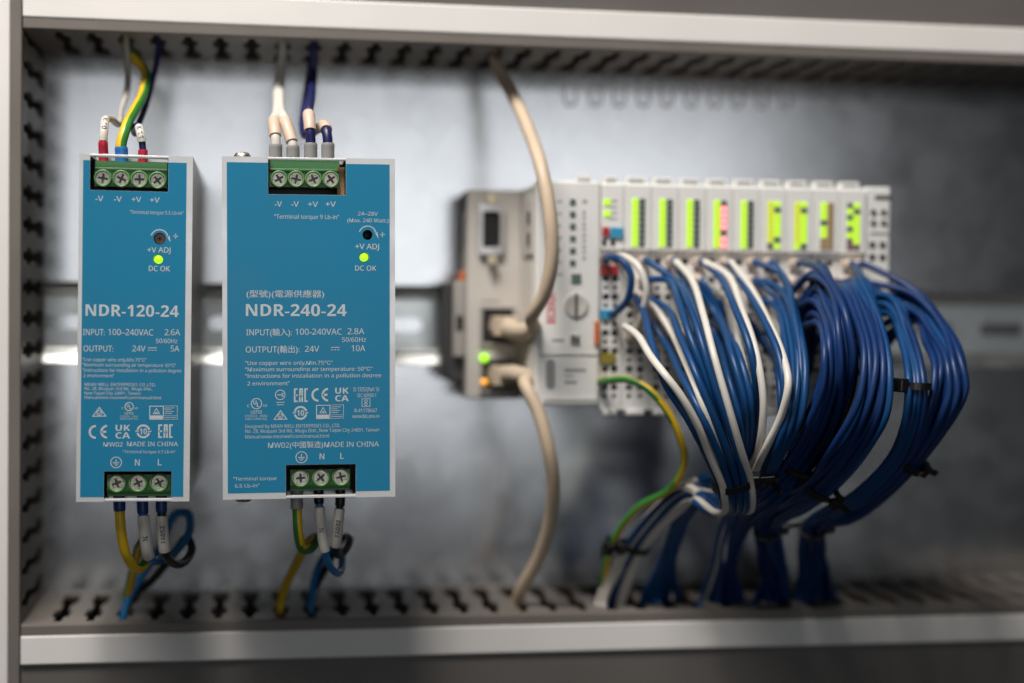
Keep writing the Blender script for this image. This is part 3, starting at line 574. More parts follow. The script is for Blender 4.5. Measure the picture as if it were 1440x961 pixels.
# ------------------------------------------------------------------ controller
YF = -75.0; YG = -36.0
def X(px, Y=YF, py=400): return at(px, py, Y).x
def Z(py, Y=YF, px=860): return at(px, py, Y).z
ctl = thing('controller', 'white and grey controller with network sockets left of the terminals', 'controller', (X(740), -7.5, 0))
def sub(name, m, mats, parent=ctl): return m.build(name, mats, parent)
x0, x1 = X(753), X(844); zt, zb = Z(254, px=800), Z(571, px=800)
m = MB(); m.box(x0, x1, YF, YF+6, zb, zt, 1.0); front = sub('front_cover', m, 'plc_white')
m = MB(); m.box(x0+.5, x1-.3, YF+6.02, -8, zb+1.2, zt-1.2, .5); sub('housing', m, 'plc_grey')
# ribs on the exposed left side
for k in range(14):
    y = YF+8+k*2.1; m = MB(); m.box(x0-.5, x0+.48, y, y+1.0, zb+6, zt-33); sub('vent_rib', m, 'plc_grey')
m = MB(); m.box(x0-.4, x0+.48, YF+9, YF+30, zt-30, zt-6, .3); sub('side_cover', m, 'plc_grey')
for dz in (12, 21): m = MB(); m.box(x0-.9, x0-.42, YF+12, YF+17, zt-dz-5, zt-dz, .1); sub('side_socket', m, 'plc_dark')
# grey interface part
gx0, gx1 = X(657, YG), x0-.05; gt, gb = Z(267, YG, 690), Z(561, YG, 690)
m = MB(); m.box(gx0, x0+.45, YG, -8.2, gb, gt, .8); iface = sub('interface_housing', m, 'plc_grey')
def P2(px, py, Y): p = at(px, py, Y); return p.x, p.z
cx, cz = P2(690, 323, YG)
def dsh(w0, w1, h, c=(cx, cz), r=1.6):
    q = [(-w0/2, h/2), (w0/2-1.2, h/2), (w1/2, h/2-1.2), (w1/2, -h/2+1.2), (w0/2-1.2, -h/2), (-w0/2, -h/2)]
    return [(c[0]+a, c[1]+b) for a, b in q]
dbx = thing; 
db = MB().plate(dsh(10.8, 10.8, 21.5), [dsh(7.2, 7.6, 15.4)], lambda u, v: (u, YG-2.4, v), (0, -1, 0), 2.38).build('serial_socket', 'db_metal', ctl)
m = MB().plate(dsh(7.1, 7.5, 15.2), [], lambda u, v: (u, YG-1.2, v), (0, -1, 0), 1.1); m.build('insert', 'hole_black', db)
for k in range(9):
    col = 0 if k < 5 else 1; xx = cx+(-1.4 if col == 0 else 1.4); zz = cz+(4.8-2.4*k if col == 0 else 3.6-2.4*(k-5))
    MB().cyl((xx, YG-1.75, zz), (xx, YG-1.1, zz), .5, n=8).build('contact', 'hole_black', db)
for py in (281, 366):
    a, b = P2(690, py, YG); m = MB(); m.cyl((a, YG-4.5, b), (a, YG-.05, b), 2.3, n=6); m.build('jack_bolt', 'db_bolt', db)
for (ya, yb) in ((433, 484), (505, 549)):
    ax, az = P2(676, yb, YG); bx2, bz = P2(724, ya, YG); bx2 = min(bx2, x0-.8)
    m = MB().plate([(ax-.6, az-.6), (bx2, az-.6), (bx2, bz+.6), (ax-.6, bz+.6)], [[(ax+.6, az+.6), (bx2-1, az+.6), (bx2-1, bz-.6), (ax+.6, bz-.6)]], lambda u, v: (u, YG-1.2, v), (0, -1, 0), 1.15)
    jk = m.build('network_socket', 'plc_shade', ctl); m = MB(); m.box(ax+.5, bx2-.9, YG-.35, YG-.05, az+.5, bz-.5); m.build('cavity', 'hole_black', jk)
for px, py, r, k in ((680, 503.5, 1.9, 'led_green_big'), (680, 537, 1.4, 'led_orange')):
    a, b = P2(px, py, YG); MB().lathe((a, YG-1.3, b), (0, -1, 0), [(0, r), (.7, r), (1.1, r*.7), (1.3, .01)], 16).build('port_lamp', k, ctl)
a, b = P2(690, 424, YG); m = MB(); m.box(a-4, a+4, YG-.1, YG-.02, b-.4, b+.4); m.build('printed_line', 'print_grey', ctl)
a, b = P2(683, 421, YG)
# side clip on the rail
m = MB(); gz0, gz1 = Z(502, -25, 645), Z(396, -25, 645); m.box(gx0-5.2, gx0-.05, -31, -10, gz0, gz1, .6); clip = sub('rail_clip', m, 'plc_shade')
m = MB(); m.box(gx0-3.9, gx0-1.2, -31.4, -30.9, (gz0+gz1)/2-4.6, (gz0+gz1)/2+1.6); m.build('slot', 'hole_black', clip)
m = MB(); m.box(gx0-9.8, gx0-5.25, -26, -8, Z(528, -20, 635), Z(398, -20, 635), .8); m.build('end_stop', 'plc_dark', clip)
m = MB(); m.box(gx0-7, gx0-.05, -28, -10, Z(535, -20, 645), gz0-.1, .6); m.build('latch', 'plc_dark', clip)
m = MB(); m.box(gx0-2.6, gx0-.05, -30, -22, gz1+.05, gz1+4.2, .5); m.build('release_tab', 'tab_orange', clip)
# front of the white cover
fy = YF-.02
def fb(name, px0, px1, py0, py1, mt, th=.3, b=0.0, par=front):
    m = MB(); m.box(X(px0, YF, py0), X(px1, YF, py0), YF-th, YF-.01, Z(py1, YF, (px0+px1)/2), Z(py0, YF, (px0+px1)/2), b); return m.build(name, mt, par)
for k in range(6): fb('status_window', 801.5, 809.5, 280.5+17.1*k, 288.5+17.1*k, 'smoke_green', .35, .08)
for k in range(7): fb('printed_line', 783, 791-(k % 3), 282.5+17.1*k, 285+17.1*k, 'print_grey', .04)
fb('printed_line', 819, 826, 281.5, 286.5, 'print_grey', .04)
for k in range(9): fb('printed_line', 819.5, 823.5, 297+8*k, 302.5+8*k-(k % 2), 'print_grey', .03)
fb('display_window', 803.5, 817, 385.5, 399, 'smoke_green', .4, .1)
c = at(810, 430, YF); MB().lathe((c.x, YF, c.z), (0, -1, 0), [(0, 5.2), (.5, 5.1), (.7, 4.6), (.45, 3.6), (.4, .01)], 28).build('battery_cover', 'plc_grey', front)
m = MB(); m.box(c.x-.55, c.x+.55, YF-.75, YF-.3, c.z-5.2, c.z+5.0); m.build('cover_slit', 'plc_dark', front)
fb('switch_block', 801.5, 815, 470, 484, 'plc_grey', .5, .15); fb('switch', 803, 808, 472, 482, 'plc_dark', .75, .1); fb('switch', 809.5, 814, 474, 483, 'plc_dark', .75, .1)
fb('printed_line', 776, 793, 477, 481, 'print_grey', .04)
c = at(774, 526, YF); o = [(c.x+(1.9*math.cos(t)), c.z+(4.2 if math.sin(t) > 0 else -4.2)+1.9*math.sin(t)) for t in [k*math.pi/8 for k in range(16)]]
MB().plate(o, [], lambda u, v: (u, YF-.25, v), (0, -1, 0), .24).build('badge', 'print_grey', front)
for py0, py1, xa in ((519, 523, 824), (528, 530, 806), (536, 540, 811)): fb('printed_line', 794, xa, py0, py1, 'print_grey', .04)
fb('flap_edge', 757, 840, 497.5, 499, 'plc_grey', .35); fb('flap_edge', 765, 838, 561, 563, 'plc_grey', .35)
fb('release_tab', 835.5, 842.5, 452, 485, 'tab_orange', 1.0, .2)
# red maker's name, reading upwards
lx0, lx1 = X(769.5), X(781.5); lz0, lz1 = Z(455, px=775), Z(409, px=775)
V, F = glyphs('BECKHOFF', .02); a = min(v[0] for v in V); b = max(v[0] for v in V)
MB().add([(lx1-v[1]/.69*(lx1-lx0), YF-.06, lz0+(v[0]-a)/(b-a)*(lz1-lz0)) for v in V], F).build('lettering', 'logo_red', front)
for px in (822,): fb('top_tab', px-10, px+8, 246, 255, 'plc_white', -2.0, .4)

# ------------------------------------------------------------------ terminals
EDGE = [845.5, 878, 917.5, 956, 994.5, 1032.5, 1070, 1107, 1144, 1181, 1218, 1254]
XS = [X(e, YF, 300) for e in EDGE]
zT, zB = Z(255, px=930), Z(577, px=930); zL = Z(353, px=930)
XS = [XS[1]+(XS[10]-XS[1])/9*(k-1) for k in range(12)]; XS[0] = x1+.15
PW = XS[2]-XS[1]; ROWS = [zL-4.2-k*(zL-zB-6)/8 for k in range(8)]
def term_body(t, xa, xb):
    """white head with marker tab, lattice of clamp openings, dark chambers behind it"""
    m = MB(); m.box(xa+.12, xb-.12, YF, YF+5, zL, zT-1.6, .45); head = m.build('head', 'plc_white', t)
    m = MB(); m.box(xa+.12, xb-.12, YF+1.4, YF+9, zT-3.2, zT-1.2, .3); m.build('ledge', 'plc_white', t)
    m = MB(); m.box(xa+1.6, xb-1.6, YF+4, YF+9, zT-1.1, zT+1.8, .35); m.build('marker_tab', 'plc_white', t)
    m = MB(); m.box(xa+2.6, xb-2.6, YF+3.9, YF+3.99, zT-.6, zT+.9); m.build('marker_print', 'print_grey', t)
    hl = []
    for zz in ROWS:
        for fx in (.30, .70):
            c = xa+(xb-xa)*fx; hl.append([(c-1.5, zz-1.3), (c+1.5, zz-1.3), (c+1.5, zz+1.3), (c-1.5, zz+1.3)])
            hl.append([(c+1.1*math.cos(j*math.pi/4), zz-3.6+1.1*math.sin(j*math.pi/4)) for j in range(8)])
    m = MB().plate([(xa+.15, zB), (xb-.15, zB), (xb-.15, zL-.05), (xa+.15, zL-.05)], hl, lambda u, v: (u, YF+2.2, v), (0, -1, 0), 3.0); m.build('clamp_front', 'plc_shade' if False else 'plc_white', t)
    m = MB(); m.box(xa+.2, xb-.2, YF+9.2, -9, zB+1, zT-2); m.build('body', 'plc_grey', t)
    m = MB(); m.box(xa+.3, xb-.3, YF+5.4, YF+9.1, zB+1, zL-1); m.build('chamber', 'plc_dark', t)
    m = MB(); m.box(xa+2, xb-2, YF+1.0, YF+5, zB-2.2, zB-.05, .4); m.build('foot_tab', 'plc_white', t)
    return head
# power feed terminal
xa, xb = XS[0], XS[1]
t = thing('power_terminal', 'narrow power feed terminal with red and blue tabs beside the controller', 'terminal', (xa, -7.5, 0)); head = term_body(t, xa, xb)
for py in (284.5, 300.5):
    a = at(849.5, py, YF); m = MB(); m.box(a.x-.2, a.x+2.6, YF-.5, YF-.02, a.z-1.2, a.z+1.2, .3); m.build('lamp', 'led_green', t)
for py in (283, 291.5, 300, 308): 
    m = MB(); m.box(X(856), X(867), YF-.05, YF-.01, Z(py+1.2), Z(py-1.2)); m.build('printed_line', 'print_grey', t)
for px0, px1, py0, py1, k in ((845.5, 856, 320, 333, 'tab_red'), (857.5, 875, 320, 335, 'tab_blue'), (846, 870, 373, 387, 'tab_red'), (846, 866, 436, 449, 'tab_blue'), (846, 868, 497, 511, 'tab_olive')):
    m = MB(); m.box(max(X(px0), xa+.2), X(px1), YF-.9+(2.2 if py0 > 350 else 0), YF-.02+(2.2 if py0 > 350 else 0), Z(py1), Z(py0), .25); m.build('push_tab', k, t)
for px in (849, 861): m = MB(); m.box(max(X(px-3), xa+.2), X(px+3), YF-.2, YF-.02, Z(346), Z(336)); m.build('test_hole', 'hole_black', t)
# nine input and output terminals
LEFT = ['gggggggg', 'gggggggg', 'gggggggg', 'gggggggg', 'gggggggg', 'yyyyyyyd', 'yyyyyyyg', 'gggdggaa', 'dgdgdgpp']
RIGHT = ['dddddddd', 'dddddddd', 'dddddddd', 'drrrrdrr', 'dddddddd', 'gdggggdg', 'gdgggggd', 'aaaaaaaa', 'gdgggggp']
LM = {'g': 'led_green', 'd': 'led_off', 'r': 'led_red', 'y': 'led_dim', 'a': 'led_off_amber', 'p': 'led_off_purple'}
ORD = ['first', 'second', 'third', 'fourth', 'fifth', 'sixth', 'seventh', 'eighth', 'ninth']
NOTE = ['left lamp column lit green', 'left lamp column lit green', 'left lamp column lit green', 'a red and a green column', 'left lamp column lit green', 'two green lamp columns', 'two green lamp columns', 'broken green column and amber windows', 'scattered green lamps']
za, zc = Z(281, px=1000), Z(349, px=1000); dz = (za-zc)/8
LEDM = {}; proto = None
for i in range(9):
    xa, xb = XS[i+1], XS[i+2]
    t = thing('io_terminal', 'white input output terminal, %s, %s of nine from controller' % (NOTE[i], ORD[i]), 'terminal', (xa, -7.5, 0), 'input output terminals in a row')
    if proto is None: term_body(t, xa, xb); proto = t
    else:
        for ch in list(proto.children):
            if ch.name.startswith('lamp') or ch.name.startswith('label_strip'): continue
            c = ch.copy(); C.objects.link(c); c.parent = t; ORG[c.name] = ORG[t.name]
    for (cx_, col) in ((.385, LEFT[i]), (.64, RIGHT[i])):
        for k in range(8):
            x_ = xa+PW*cx_; z_ = za-(k+.5)*dz; kk = LM[col[k]]
            if kk not in LEDM:
                m = MB(); m.box(x_-1.28, x_+1.28, YF-.45, YF-.02, z_-dz*.43, z_+dz*.43, .25); o = m.build('lamp', kk, t); LEDM[kk] = (o.data, x_-xa, z_)
            else:
                d_, rx, rz = LEDM[kk]; o = bpy.data.objects.new('lamp', d_); C.objects.link(o); o.parent = t; o.location = Vector((x_-xa-rx, 0, z_-rz))*MM
            if kk == 'led_red':
                m = MB(); m.lathe((x_, YF-.46, z_), (0, -1, 0), [(0, .75), (.15, .6), (.22, .01)], 12); oc = m.build('lamp_core', 'led_red_core', t)
# end terminal
xa, xb = XS[10], XS[11]
t = thing('end_terminal', 'white end terminal with dark slots at the right end of the row', 'terminal', (xa, -7.5, 0)); z2 = Z(263, px=1237); z3 = Z(385, px=1237)
m = MB(); m.box(xa+.15, xb-.4, YF+1, YF+8, zB, z2, .8); m.build('cover', 'plc_white', t)
m = MB(); m.box(xa+.6, xb-1, YF+8.1, -9, zB+1, z2-1); m.build('body', 'plc_grey', t)
def eb(px0, px1, py0, py1, mt, nm): m = MB(); m.box(X(px0, YF+1, 300), X(px1, YF+1, 300), YF+.7, YF+.98, Z(py1, YF+1, 1237), Z(py0, YF+1, 1237), .1); m.build(nm, mt, t)
eb(1230, 1253, 275, 280.5, 'plc_dark', 'slot'); eb(1224, 1250, 326.5, 329.5, 'plc_shade', 'slot')
for px in (1228, 1242.5):
    for py in (299, 314): a = at(px, py, YF+1); MB().cyl((a.x, YF+.6, a.z), (a.x, YF+.98, a.z), 1.3, n=14).build('test_hole', 'plc_dark', t)
    for py in (345, 362): eb(px-5, px+3.5, py-4.5, py+4.5, 'plc_dark', 'clamp_opening')

# ------------------------------------------------------------------ network cables
def net_cable(label, ctrl, plug_c, direction):
    P = spline(ctrl, 10); t = thing('network_cable', label, 'cable', P[0], 'beige network cables')
    MB().tube(P, 2.75, 14).build('sheath', 'cable_beige', t)
    m = MB(); p = plug_c; m.box(p[0]-5.6, p[0]+5.6, p[1]-11, p[1]+2, p[2]-4.2, p[2]+4.2, .6); m.box(p[0]-6.3, p[0]-5.0, p[1]-9, p[1]+1, p[2]-2, p[2]+2, .3); m.build('plug', 'plug_beige', t)
    q = P[:26]; MB().tube(q, 4.6, 14, None, lambda u: 1-.36*u).build('boot', 'plug_beige', t)
pc = at(708, 459, YG-3); 
net_cable('beige network cable rising in front of the controller to the top duct', [Vector((pc.x, YG-9, pc.z)), Vector((pc.x+3, YG-20, pc.z-2)), Vector((pc.x+8, YG-34, pc.z-1))]+pts((748, 446, -84), (766, 412, -92), (776, 362, -96), (773, 300, -96), (762, 240, -90), (742, 180, -70), (718, 128, -50), (702, 100, -38))+[Vector((at(693, 80, -34).x, -34, ZT+6)), Vector((at(690, 80, -34).x, -34, ZT+30))], (pc.x, YG-3, pc.z), 1)
pc = at(706, 528, YG-3)
net_cable('beige network cable hanging from the lower socket into the bottom duct', [Vector((pc.x, YG-9, pc.z)), Vector((pc.x+3, YG-19, pc.z+1)), Vector((pc.x+7, YG-28, pc.z))]+pts((738, 540, -74), (757, 580, -80), (771, 630, -82), (778, 680, -78), (774, 730, -70), (757, 785, -60), (735, 825, -52))+[Vector((at(726, 850, -46).x, -46, ZB-1)), Vector((at(722, 850, -46).x, -47, ZB-30))], (pc.x, YG-3, pc.z), -1)

# ------------------------------------------------------------------ wire looms of the terminals
WR = 1.46
def hole(px, row, jit=True):
    """the clamp opening nearest to a photograph column, at a row 0..7"""
    x = X(px, YF, 380); best = min((abs(XS[i]+PW*fx-x), XS[i]+PW*fx) for i in range(1, 10) for fx in (.30, .70))[1]
    return Vector((best, YF+3.5, ROWS[max(0, min(7, row))]))
def rownear(py): z = Z(py, px=1000); return min(range(8), key=lambda k: abs(ROWS[k]-z))
LOOM = {}; WIRES = []
WHITE = {'A': ['leftmost', 'second', 'third', 'rightmost', 'hindmost'], 'B': ['front', 'rear'], 'C': ['front', 'rear']}; NW = {}
def loom_wire(b, color, start, ctrl, out=10):
    """start: clamp opening; then the traced way"""
    P0 = start; P = [P0, P0+Vector((0.3, -out, -.4))]+ctrl
    lab, grp = LOOM[b]; word = 'white' if color == 'ins_white' else 'blue'
    Q = spline(P, 6); WIRES.append((b, Q)); lb = lab % word
    if word == 'white' and b in WHITE: NW[b] = NW.get(b, 0)+1; lb = '%s %s' % (WHITE[b][NW[b]-1], lb)
    t = thing('wire', lb, 'wire', Q[0], '%s wires: %s' % (word, grp))
    if color == 'ins_blue' and (b == 'D' or (b in 'EFG' and random.random() < .35)): color = 'ins_violet'
    MB().tube(Q, WR*random.uniform(.96, 1.04), 9).build('insulation', color, t)
    q = [P0+Vector((0, 2-k*1.2, 0)) for k in range(7)]
    q = Q[:6]
    MB().tube(q, 1.95, 10).build('ferrule', 'fer_tan', t); return t
LOOM['A'] = ('%s wire of the loom tied at the front left and turning back', 'front left loom')
LOOM['B'] = ('%s wire in the loom just right of the front left one', 'second loom from the left')
LOOM['C'] = ('%s wire in the middle loom of the terminals, curving past the white ones', 'middle loom')
LOOM['D'] = ('%s wire in the dense loom between the middle loom and the big bulge', 'fourth loom from the left')
LOOM['E'] = ('%s wire in the bulging loom left of the tied right hand loops', 'fifth loom from the left')
LOOM['F'] = ('%s wire in the inner right hand loop held by the black tie', 'inner right hand loop')
LOOM['G'] = ('%s wire in the outermost loop at the far right of the terminals', 'outermost right hand loop')
LOOM['J'] = ('%s jumper wire in front of the power feed terminal', 'jumpers')
def jit(p, a): return p+Vector((random.uniform(-a, a), random.uniform(-a, a), random.uniform(-a, a)))
def ydepth(n, y0, y1, y2):
    """out to y1 in the middle of the way, y2 at its end"""
    out = []
    for k in range(n):
        u = k/(n-1); out.append(y0+(y1-y0)*math.sin(min(u/.55, 1)*math.pi/2) if u < .55 else y1+(y2-y1)*((u-.55)/.45)**1.5)
    return out
def fall(px0, px1, py, Y, u):
    x = px0+(px1-px0)*u; c = at(x+random.uniform(-3, 3), py, Y+random.uniform(-4, 4)); return [c, Vector((c.x-.5, c.y-1, ZB-3)), Vector((c.x-2, c.y-2, ZB-28))]
# A: traced one by one
A = [('b', (888, 420), [(904, 436), (916, 482), (936, 541), (966, 588), (990, 632), (1012, 682)]),
     ('w', (860, 471), [(878, 459), (897, 474), (916, 503), (934, 526), (957, 556), (984, 603), (998, 638), (1016, 682)]),
     ('b', (905, 452), [(936, 482), (957, 526), (983, 575), (1009, 634), (1026, 682)]),
     ('w', (912, 425), [(938, 456), (963, 508), (986, 564), (1012, 637), (1024, 681)]),
     ('b', (908, 414), [(936, 433), (957, 476), (983, 535), (1022, 637), (1036, 680)]),
     ('b', (905, 383), [(936, 393), (954, 424), (971, 476), (995, 535), (1029, 634), (1041, 680)]),
     ('b', (912, 371), [(945, 391), (968, 424), (986, 482), (1006, 546), (1034, 631), (1046, 679)]),
     ('w', (950, 405), [(975, 432), (992, 487), (1008, 546), (1036, 637), (1049, 679)]),
     ('b', (944, 376), [(965, 404), (982, 450), (1000, 510), (1021, 580), (1041, 648), (1046, 681)]),
     ('w', (944, 366), [(971, 392), (989, 441), (1004, 500), (1024, 573), (1044, 640), (1055, 677)])]
for k in range(5): A.append(('b' if k != 1 else 'w', (920+14*k, 440+14*k), [(950+10*k, 480+10*k), (985+8*k, 560), (1015+5*k, 630), (1024+5*k, 681)]))
for j, (c, s, way) in enumerate(A):
    b0, back = [(3, 3.2), (0, 0), (3, 0), (0, 3.2), (3, 0), (6.2, 3.2), (3, 0), (3.2, 2.4), (6.4, 6.2), (0, 0)][j] if j < 10 else (9.5, 9.5+(j % 2)*2.8)
    Y_ = ydepth(len(way), -95, -150, -140); u = (way[-1][0]-1015)/40
    ct = [jit(at(x, y, yy+b0+(back-b0)*k_/(len(way)-1)), .2) for k_, ((x, y), yy) in enumerate(zip(way, Y_))]
    off = (j*37 % 100)/100
    ex = way[-1][0]+2
    ct += [at(ex+1, 700, -137+back), at(ex+2-3*u, 717, -129+back*1.5), at(ex-12, 721-3*u, -119+back), at(ex-35, 708-10*off, -106)]
    v = (j*11 % 15)/14
    if j % 4: ct += [at(966+10*v, 682+30*v, -94+3*off), at(918+26*v, 716+22*v, -80+3*off), at(880+32*v, 766+8*v, -68+4*off)]+fall(838, 884, 846, -52+8*off, v)
    else: ct += [at(978+14*u, 708-6*off, -94), at(950+14*u, 738, -78), at(934+14*u, 785, -64)]+fall(908, 945, 846, -48+8*off, u)
    loom_wire('A', 'ins_blue' if c == 'b' else 'ins_white', hole(s[0], rownear(s[1])), ct)
Bw = [('b', (972, 398), [(1006, 442), (1030, 500), (1046, 564), (1048, 640)]), ('b', (976, 404), [(1018, 456), (1041, 506), (1055, 564), (1054, 640)]),
      ('b', (980, 371), [(1009, 386), (1036, 439), (1056, 500), (1064, 570), (1058, 642)]), ('w', (985, 364), [(1021, 386), (1044, 439), (1065, 500), (1073, 564), (1069, 622), (1062, 645)]),
      ('w', (990, 392), [(1024, 436), (1041, 485), (1050, 540), (1053, 600), (1051, 645)]), ('b', (972, 420), [(1004, 470), (1024, 530), (1040, 590), (1046, 645)]),
      ('b', (985, 440), [(1015, 480), (1035, 530), (1048, 590), (1052, 645)]), ('b', (1000, 430), [(1025, 470), (1045, 520), (1058, 580), (1060, 645)]), ('b', (1000, 470), [(1025, 500), (1045, 540), (1056, 590), (1058, 645)])]
for j, (c, s, way) in enumerate(Bw):
    back = [3.1, 3.2, 3.1, 0, 9.4, 6.4, 12.4, 9.4, 12.4][j]; Y_ = ydepth(len(way), -92, -142, -126); off = (j*53 % 100)/100; u = j/8
    ct = [jit(at(x, y, yy+back), .25) for (x, y), yy in zip(way, Y_)]
    ct += [at(1048-6*u, 664, -117+back), at(1022, 668+12*off, -106), at(985, 672+16*off, -97)]
    if j % 2 or c == 'w': ct += [at(945+6*u, 690+14*off, -88), at(905+16*u, 730+8*off, -77), at(876+20*u, 772, -66)]+fall(838, 872, 846, -50+8*off, u)
    else: ct += [at(962+8*u, 712, -86), at(944+14*u, 750, -74), at(930+16*u, 790, -62)]+fall(905, 950, 846, -48+8*off, u)
    loom_wire('B', 'ins_blue' if c == 'b' else 'ins_white', hole(s[0], rownear(s[1])), ct)
Cw = [('b', (1012, 371), [(1044, 398), (1073, 447), (1097, 506), (1102, 555), (1092, 610), (1072, 655)]), ('w', (1020, 365), [(1053, 401), (1079, 450), (1100, 500), (1108, 541), (1098, 585), (1075, 634), (1064, 660)]),
      ('b', (1055, 414), [(1088, 430), (1103, 477), (1108, 546), (1099, 593), (1083, 634), (1071, 665)]), ('b', (1050, 404), [(1094, 421), (1111, 477), (1114, 546), (1102, 602), (1086, 645), (1075, 668)]),
      ('b', (1055, 387), [(1094, 404), (1117, 456), (1122, 540), (1111, 600), (1091, 645), (1078, 670)]), ('b', (1070, 371), [(1103, 395), (1121, 453), (1132, 523), (1125, 587), (1098, 640), (1083, 670)]),
      ('b', (1062, 368), [(1098, 385), (1116, 440), (1127, 520), (1119, 590), (1095, 642), (1080, 670)]), ('w', (1060, 430), [(1092, 455), (1108, 500), (1115, 550), (1108, 600), (1088, 640), (1073, 668)]),
      ('b', (1045, 450), [(1075, 480), (1095, 530), (1098, 590), (1075, 650)]), ('b', (1060, 470), [(1085, 500), (1103, 545), (1102, 600), (1078, 655)])]
for j, (c, s, way) in enumerate(Cw):
    back = [3.2, 0, 3.1, 3.2, 3.1, 3.3, 6.3, 6.2, 9.4, 9.4][j]; Y_ = ydepth(len(way), -95, -150, -128); off = (j*41 % 100)/100; u = j/9
    ct = [jit(at(x, y, yy+back), .2) for (x, y), yy in zip(way, Y_)]
    ct += [at(1052+8*u, 694-4*off, -116+back), at(1030+10*u, 712, -100), at(1014+12*u, 745, -84), at(1004+18*u, 795, -66)]
    ct += fall(985, 1030, 848, -50+10*off, u); loom_wire('C', 'ins_blue' if c == 'b' else 'ins_white', hole(s[0], rownear(s[1])), ct)
def guided(b, inner, outer, n, layers, Ys, after, drop, rows, cols, white=()):
    k0 = 0
    for l in range(layers):
        for j in range(n-(l % 2)):
            u = (j+.5*(l % 2)+.15)/(n-.7); ct = []; w0 = random.uniform(-.10, .10); w1 = random.uniform(-.07, .07); yo = random.uniform(-1.2, 1.2)
            for q_, (a, c, Y) in enumerate(zip(inner, outer, Ys)):
                uu = u+w0*math.cos(q_*1.1+l)+w1*math.sin(q_*2.0+j)
                ct.append(jit(at(a[0]+(c[0]-a[0])*uu, a[1]+(c[1]-a[1])*uu, Y+l*2.9+yo), 1.3 if q_ == 0 else .35))
            for (a, c, Y) in after: ct.append(jit(at(a[0]+(c[0]-a[0])*u, a[1]+(c[1]-a[1])*u, Y+l*2.4), .9 if Y < -80 else 1.8))
            ct += fall(drop[0], drop[1], drop[2], drop[3]+l*3.2, (u+.31*l) % 1)
            r = int(round(rows[0]+(rows[1]-rows[0])*u+l*1.3)); cpx = cols[0]+(cols[1]-cols[0])*((u*.8+.37*l) % 1)
            loom_wire(b, 'ins_white' if (l, j) in white else 'ins_blue', hole(cpx, r), ct); k0 += 1
guided('D', [(1142, 452), (1153, 462), (1159, 495), (1152, 549), (1126, 612), (1102, 655)], [(1150, 372), (1172, 398), (1191, 445), (1199, 505), (1191, 564), (1162, 632), (1134, 670)][:6], 5, 3,
       [-108, -128, -148, -150, -142, -128], [((1070, 688), (1096, 706), -114), ((1042, 710), (1062, 730), -98), ((1028, 748), (1044, 752), -82), ((1020, 795), (1034, 795), -66)], (1010, 1042, 848, -52), (4.5, 0), (1092, 1132))
guided('E', [(1178, 408), (1204, 450), (1215, 506), (1206, 570), (1170, 632), (1134, 676)], [(1212, 396), (1240, 455), (1253, 523), (1244, 583), (1214, 640), (1172, 688)], 6, 3,
       [-106, -132, -152, -154, -144, -128], [((1098, 700), (1128, 718), -112), ((1076, 718), (1096, 738), -97), ((1070, 760), (1092, 765), -80), ((1076, 805), (1100, 805), -63)], (1062, 1108, 848, -50), (3.5, 0), (1128, 1200))
guided('F', [(1246, 442), (1266, 482), (1279, 543), (1272, 596), (1250, 645), (1200, 695)], [(1256, 414), (1280, 462), (1300, 541), (1296, 593), (1272, 645), (1222, 700)], 4, 2,
       [-104, -124, -146, -144, -136, -122], [((1165, 716), (1180, 722), -109), ((1138, 730), (1152, 742), -96), ((1128, 765), (1150, 768), -80), ((1130, 800), (1152, 800), -64)], (1120, 1150, 838, -48), (4, 1), (1172, 1200))
guided('G', [(1284, 455), (1302, 480), (1314, 520), (1308, 570), (1280, 640), (1232, 694)], [(1284, 411), (1328, 453), (1353, 505), (1357, 552), (1316, 622), (1258, 690)], 6, 2,
       [-98, -116, -138, -142, -134, -120], [((1178, 716), (1200, 732), -107), ((1143, 728), (1158, 744), -95), ((1136, 765), (1158, 768), -79), ((1138, 800), (1162, 800), -62)], (1128, 1172, 838, -46), (5, 0), (1186, 1214))
# jumpers and earth wire by the power feed terminal
def plain(name, label, cat, ctrl, r, mats, stripe=None, group=None):
    Q = spline(ctrl, 9); t = thing(name, label, cat, Q[0], group); MB().tube(Q, r, 12, stripe).build('insulation', mats, t); MB().tube(Q[:4], r*1.25, 12).build('ferrule', 'fer_tan', t); return t
plain('wire', 'short blue jumper looping between red and blue tabs beside the controller', 'wire', pts((848, 363, -70), (858, 362, -84), (873, 365, -90), (887, 386, -93), (883, 420, -90), (868, 438, -82), (856, 444, -70)), WR, 'ins_blue')
plain('wire', 'short white jumper arching beside the blue one near the controller', 'wire', pts((866, 362, -70), (880, 362, -84), (899, 377, -92), (909, 407, -94), (904, 441, -90), (894, 466, -82), (880, 480, -70)), WR, 'ins_white')
plain('wire', 'green and yellow earth wire curving down from the controller', 'wire', pts((838, 538, -70), (858, 535, -84), (884, 534, -92), (912, 548, -98), (938, 578, -102), (956, 615, -102), (962, 650, -98), (942, 688, -90), (900, 712, -80), (868, 750, -68), (853, 790, -60))+fall(846, 846, 846, -50, 0), 1.5, ['ins_green', 'ins_yellow'], yg(5, 5, 14, 40, -3))

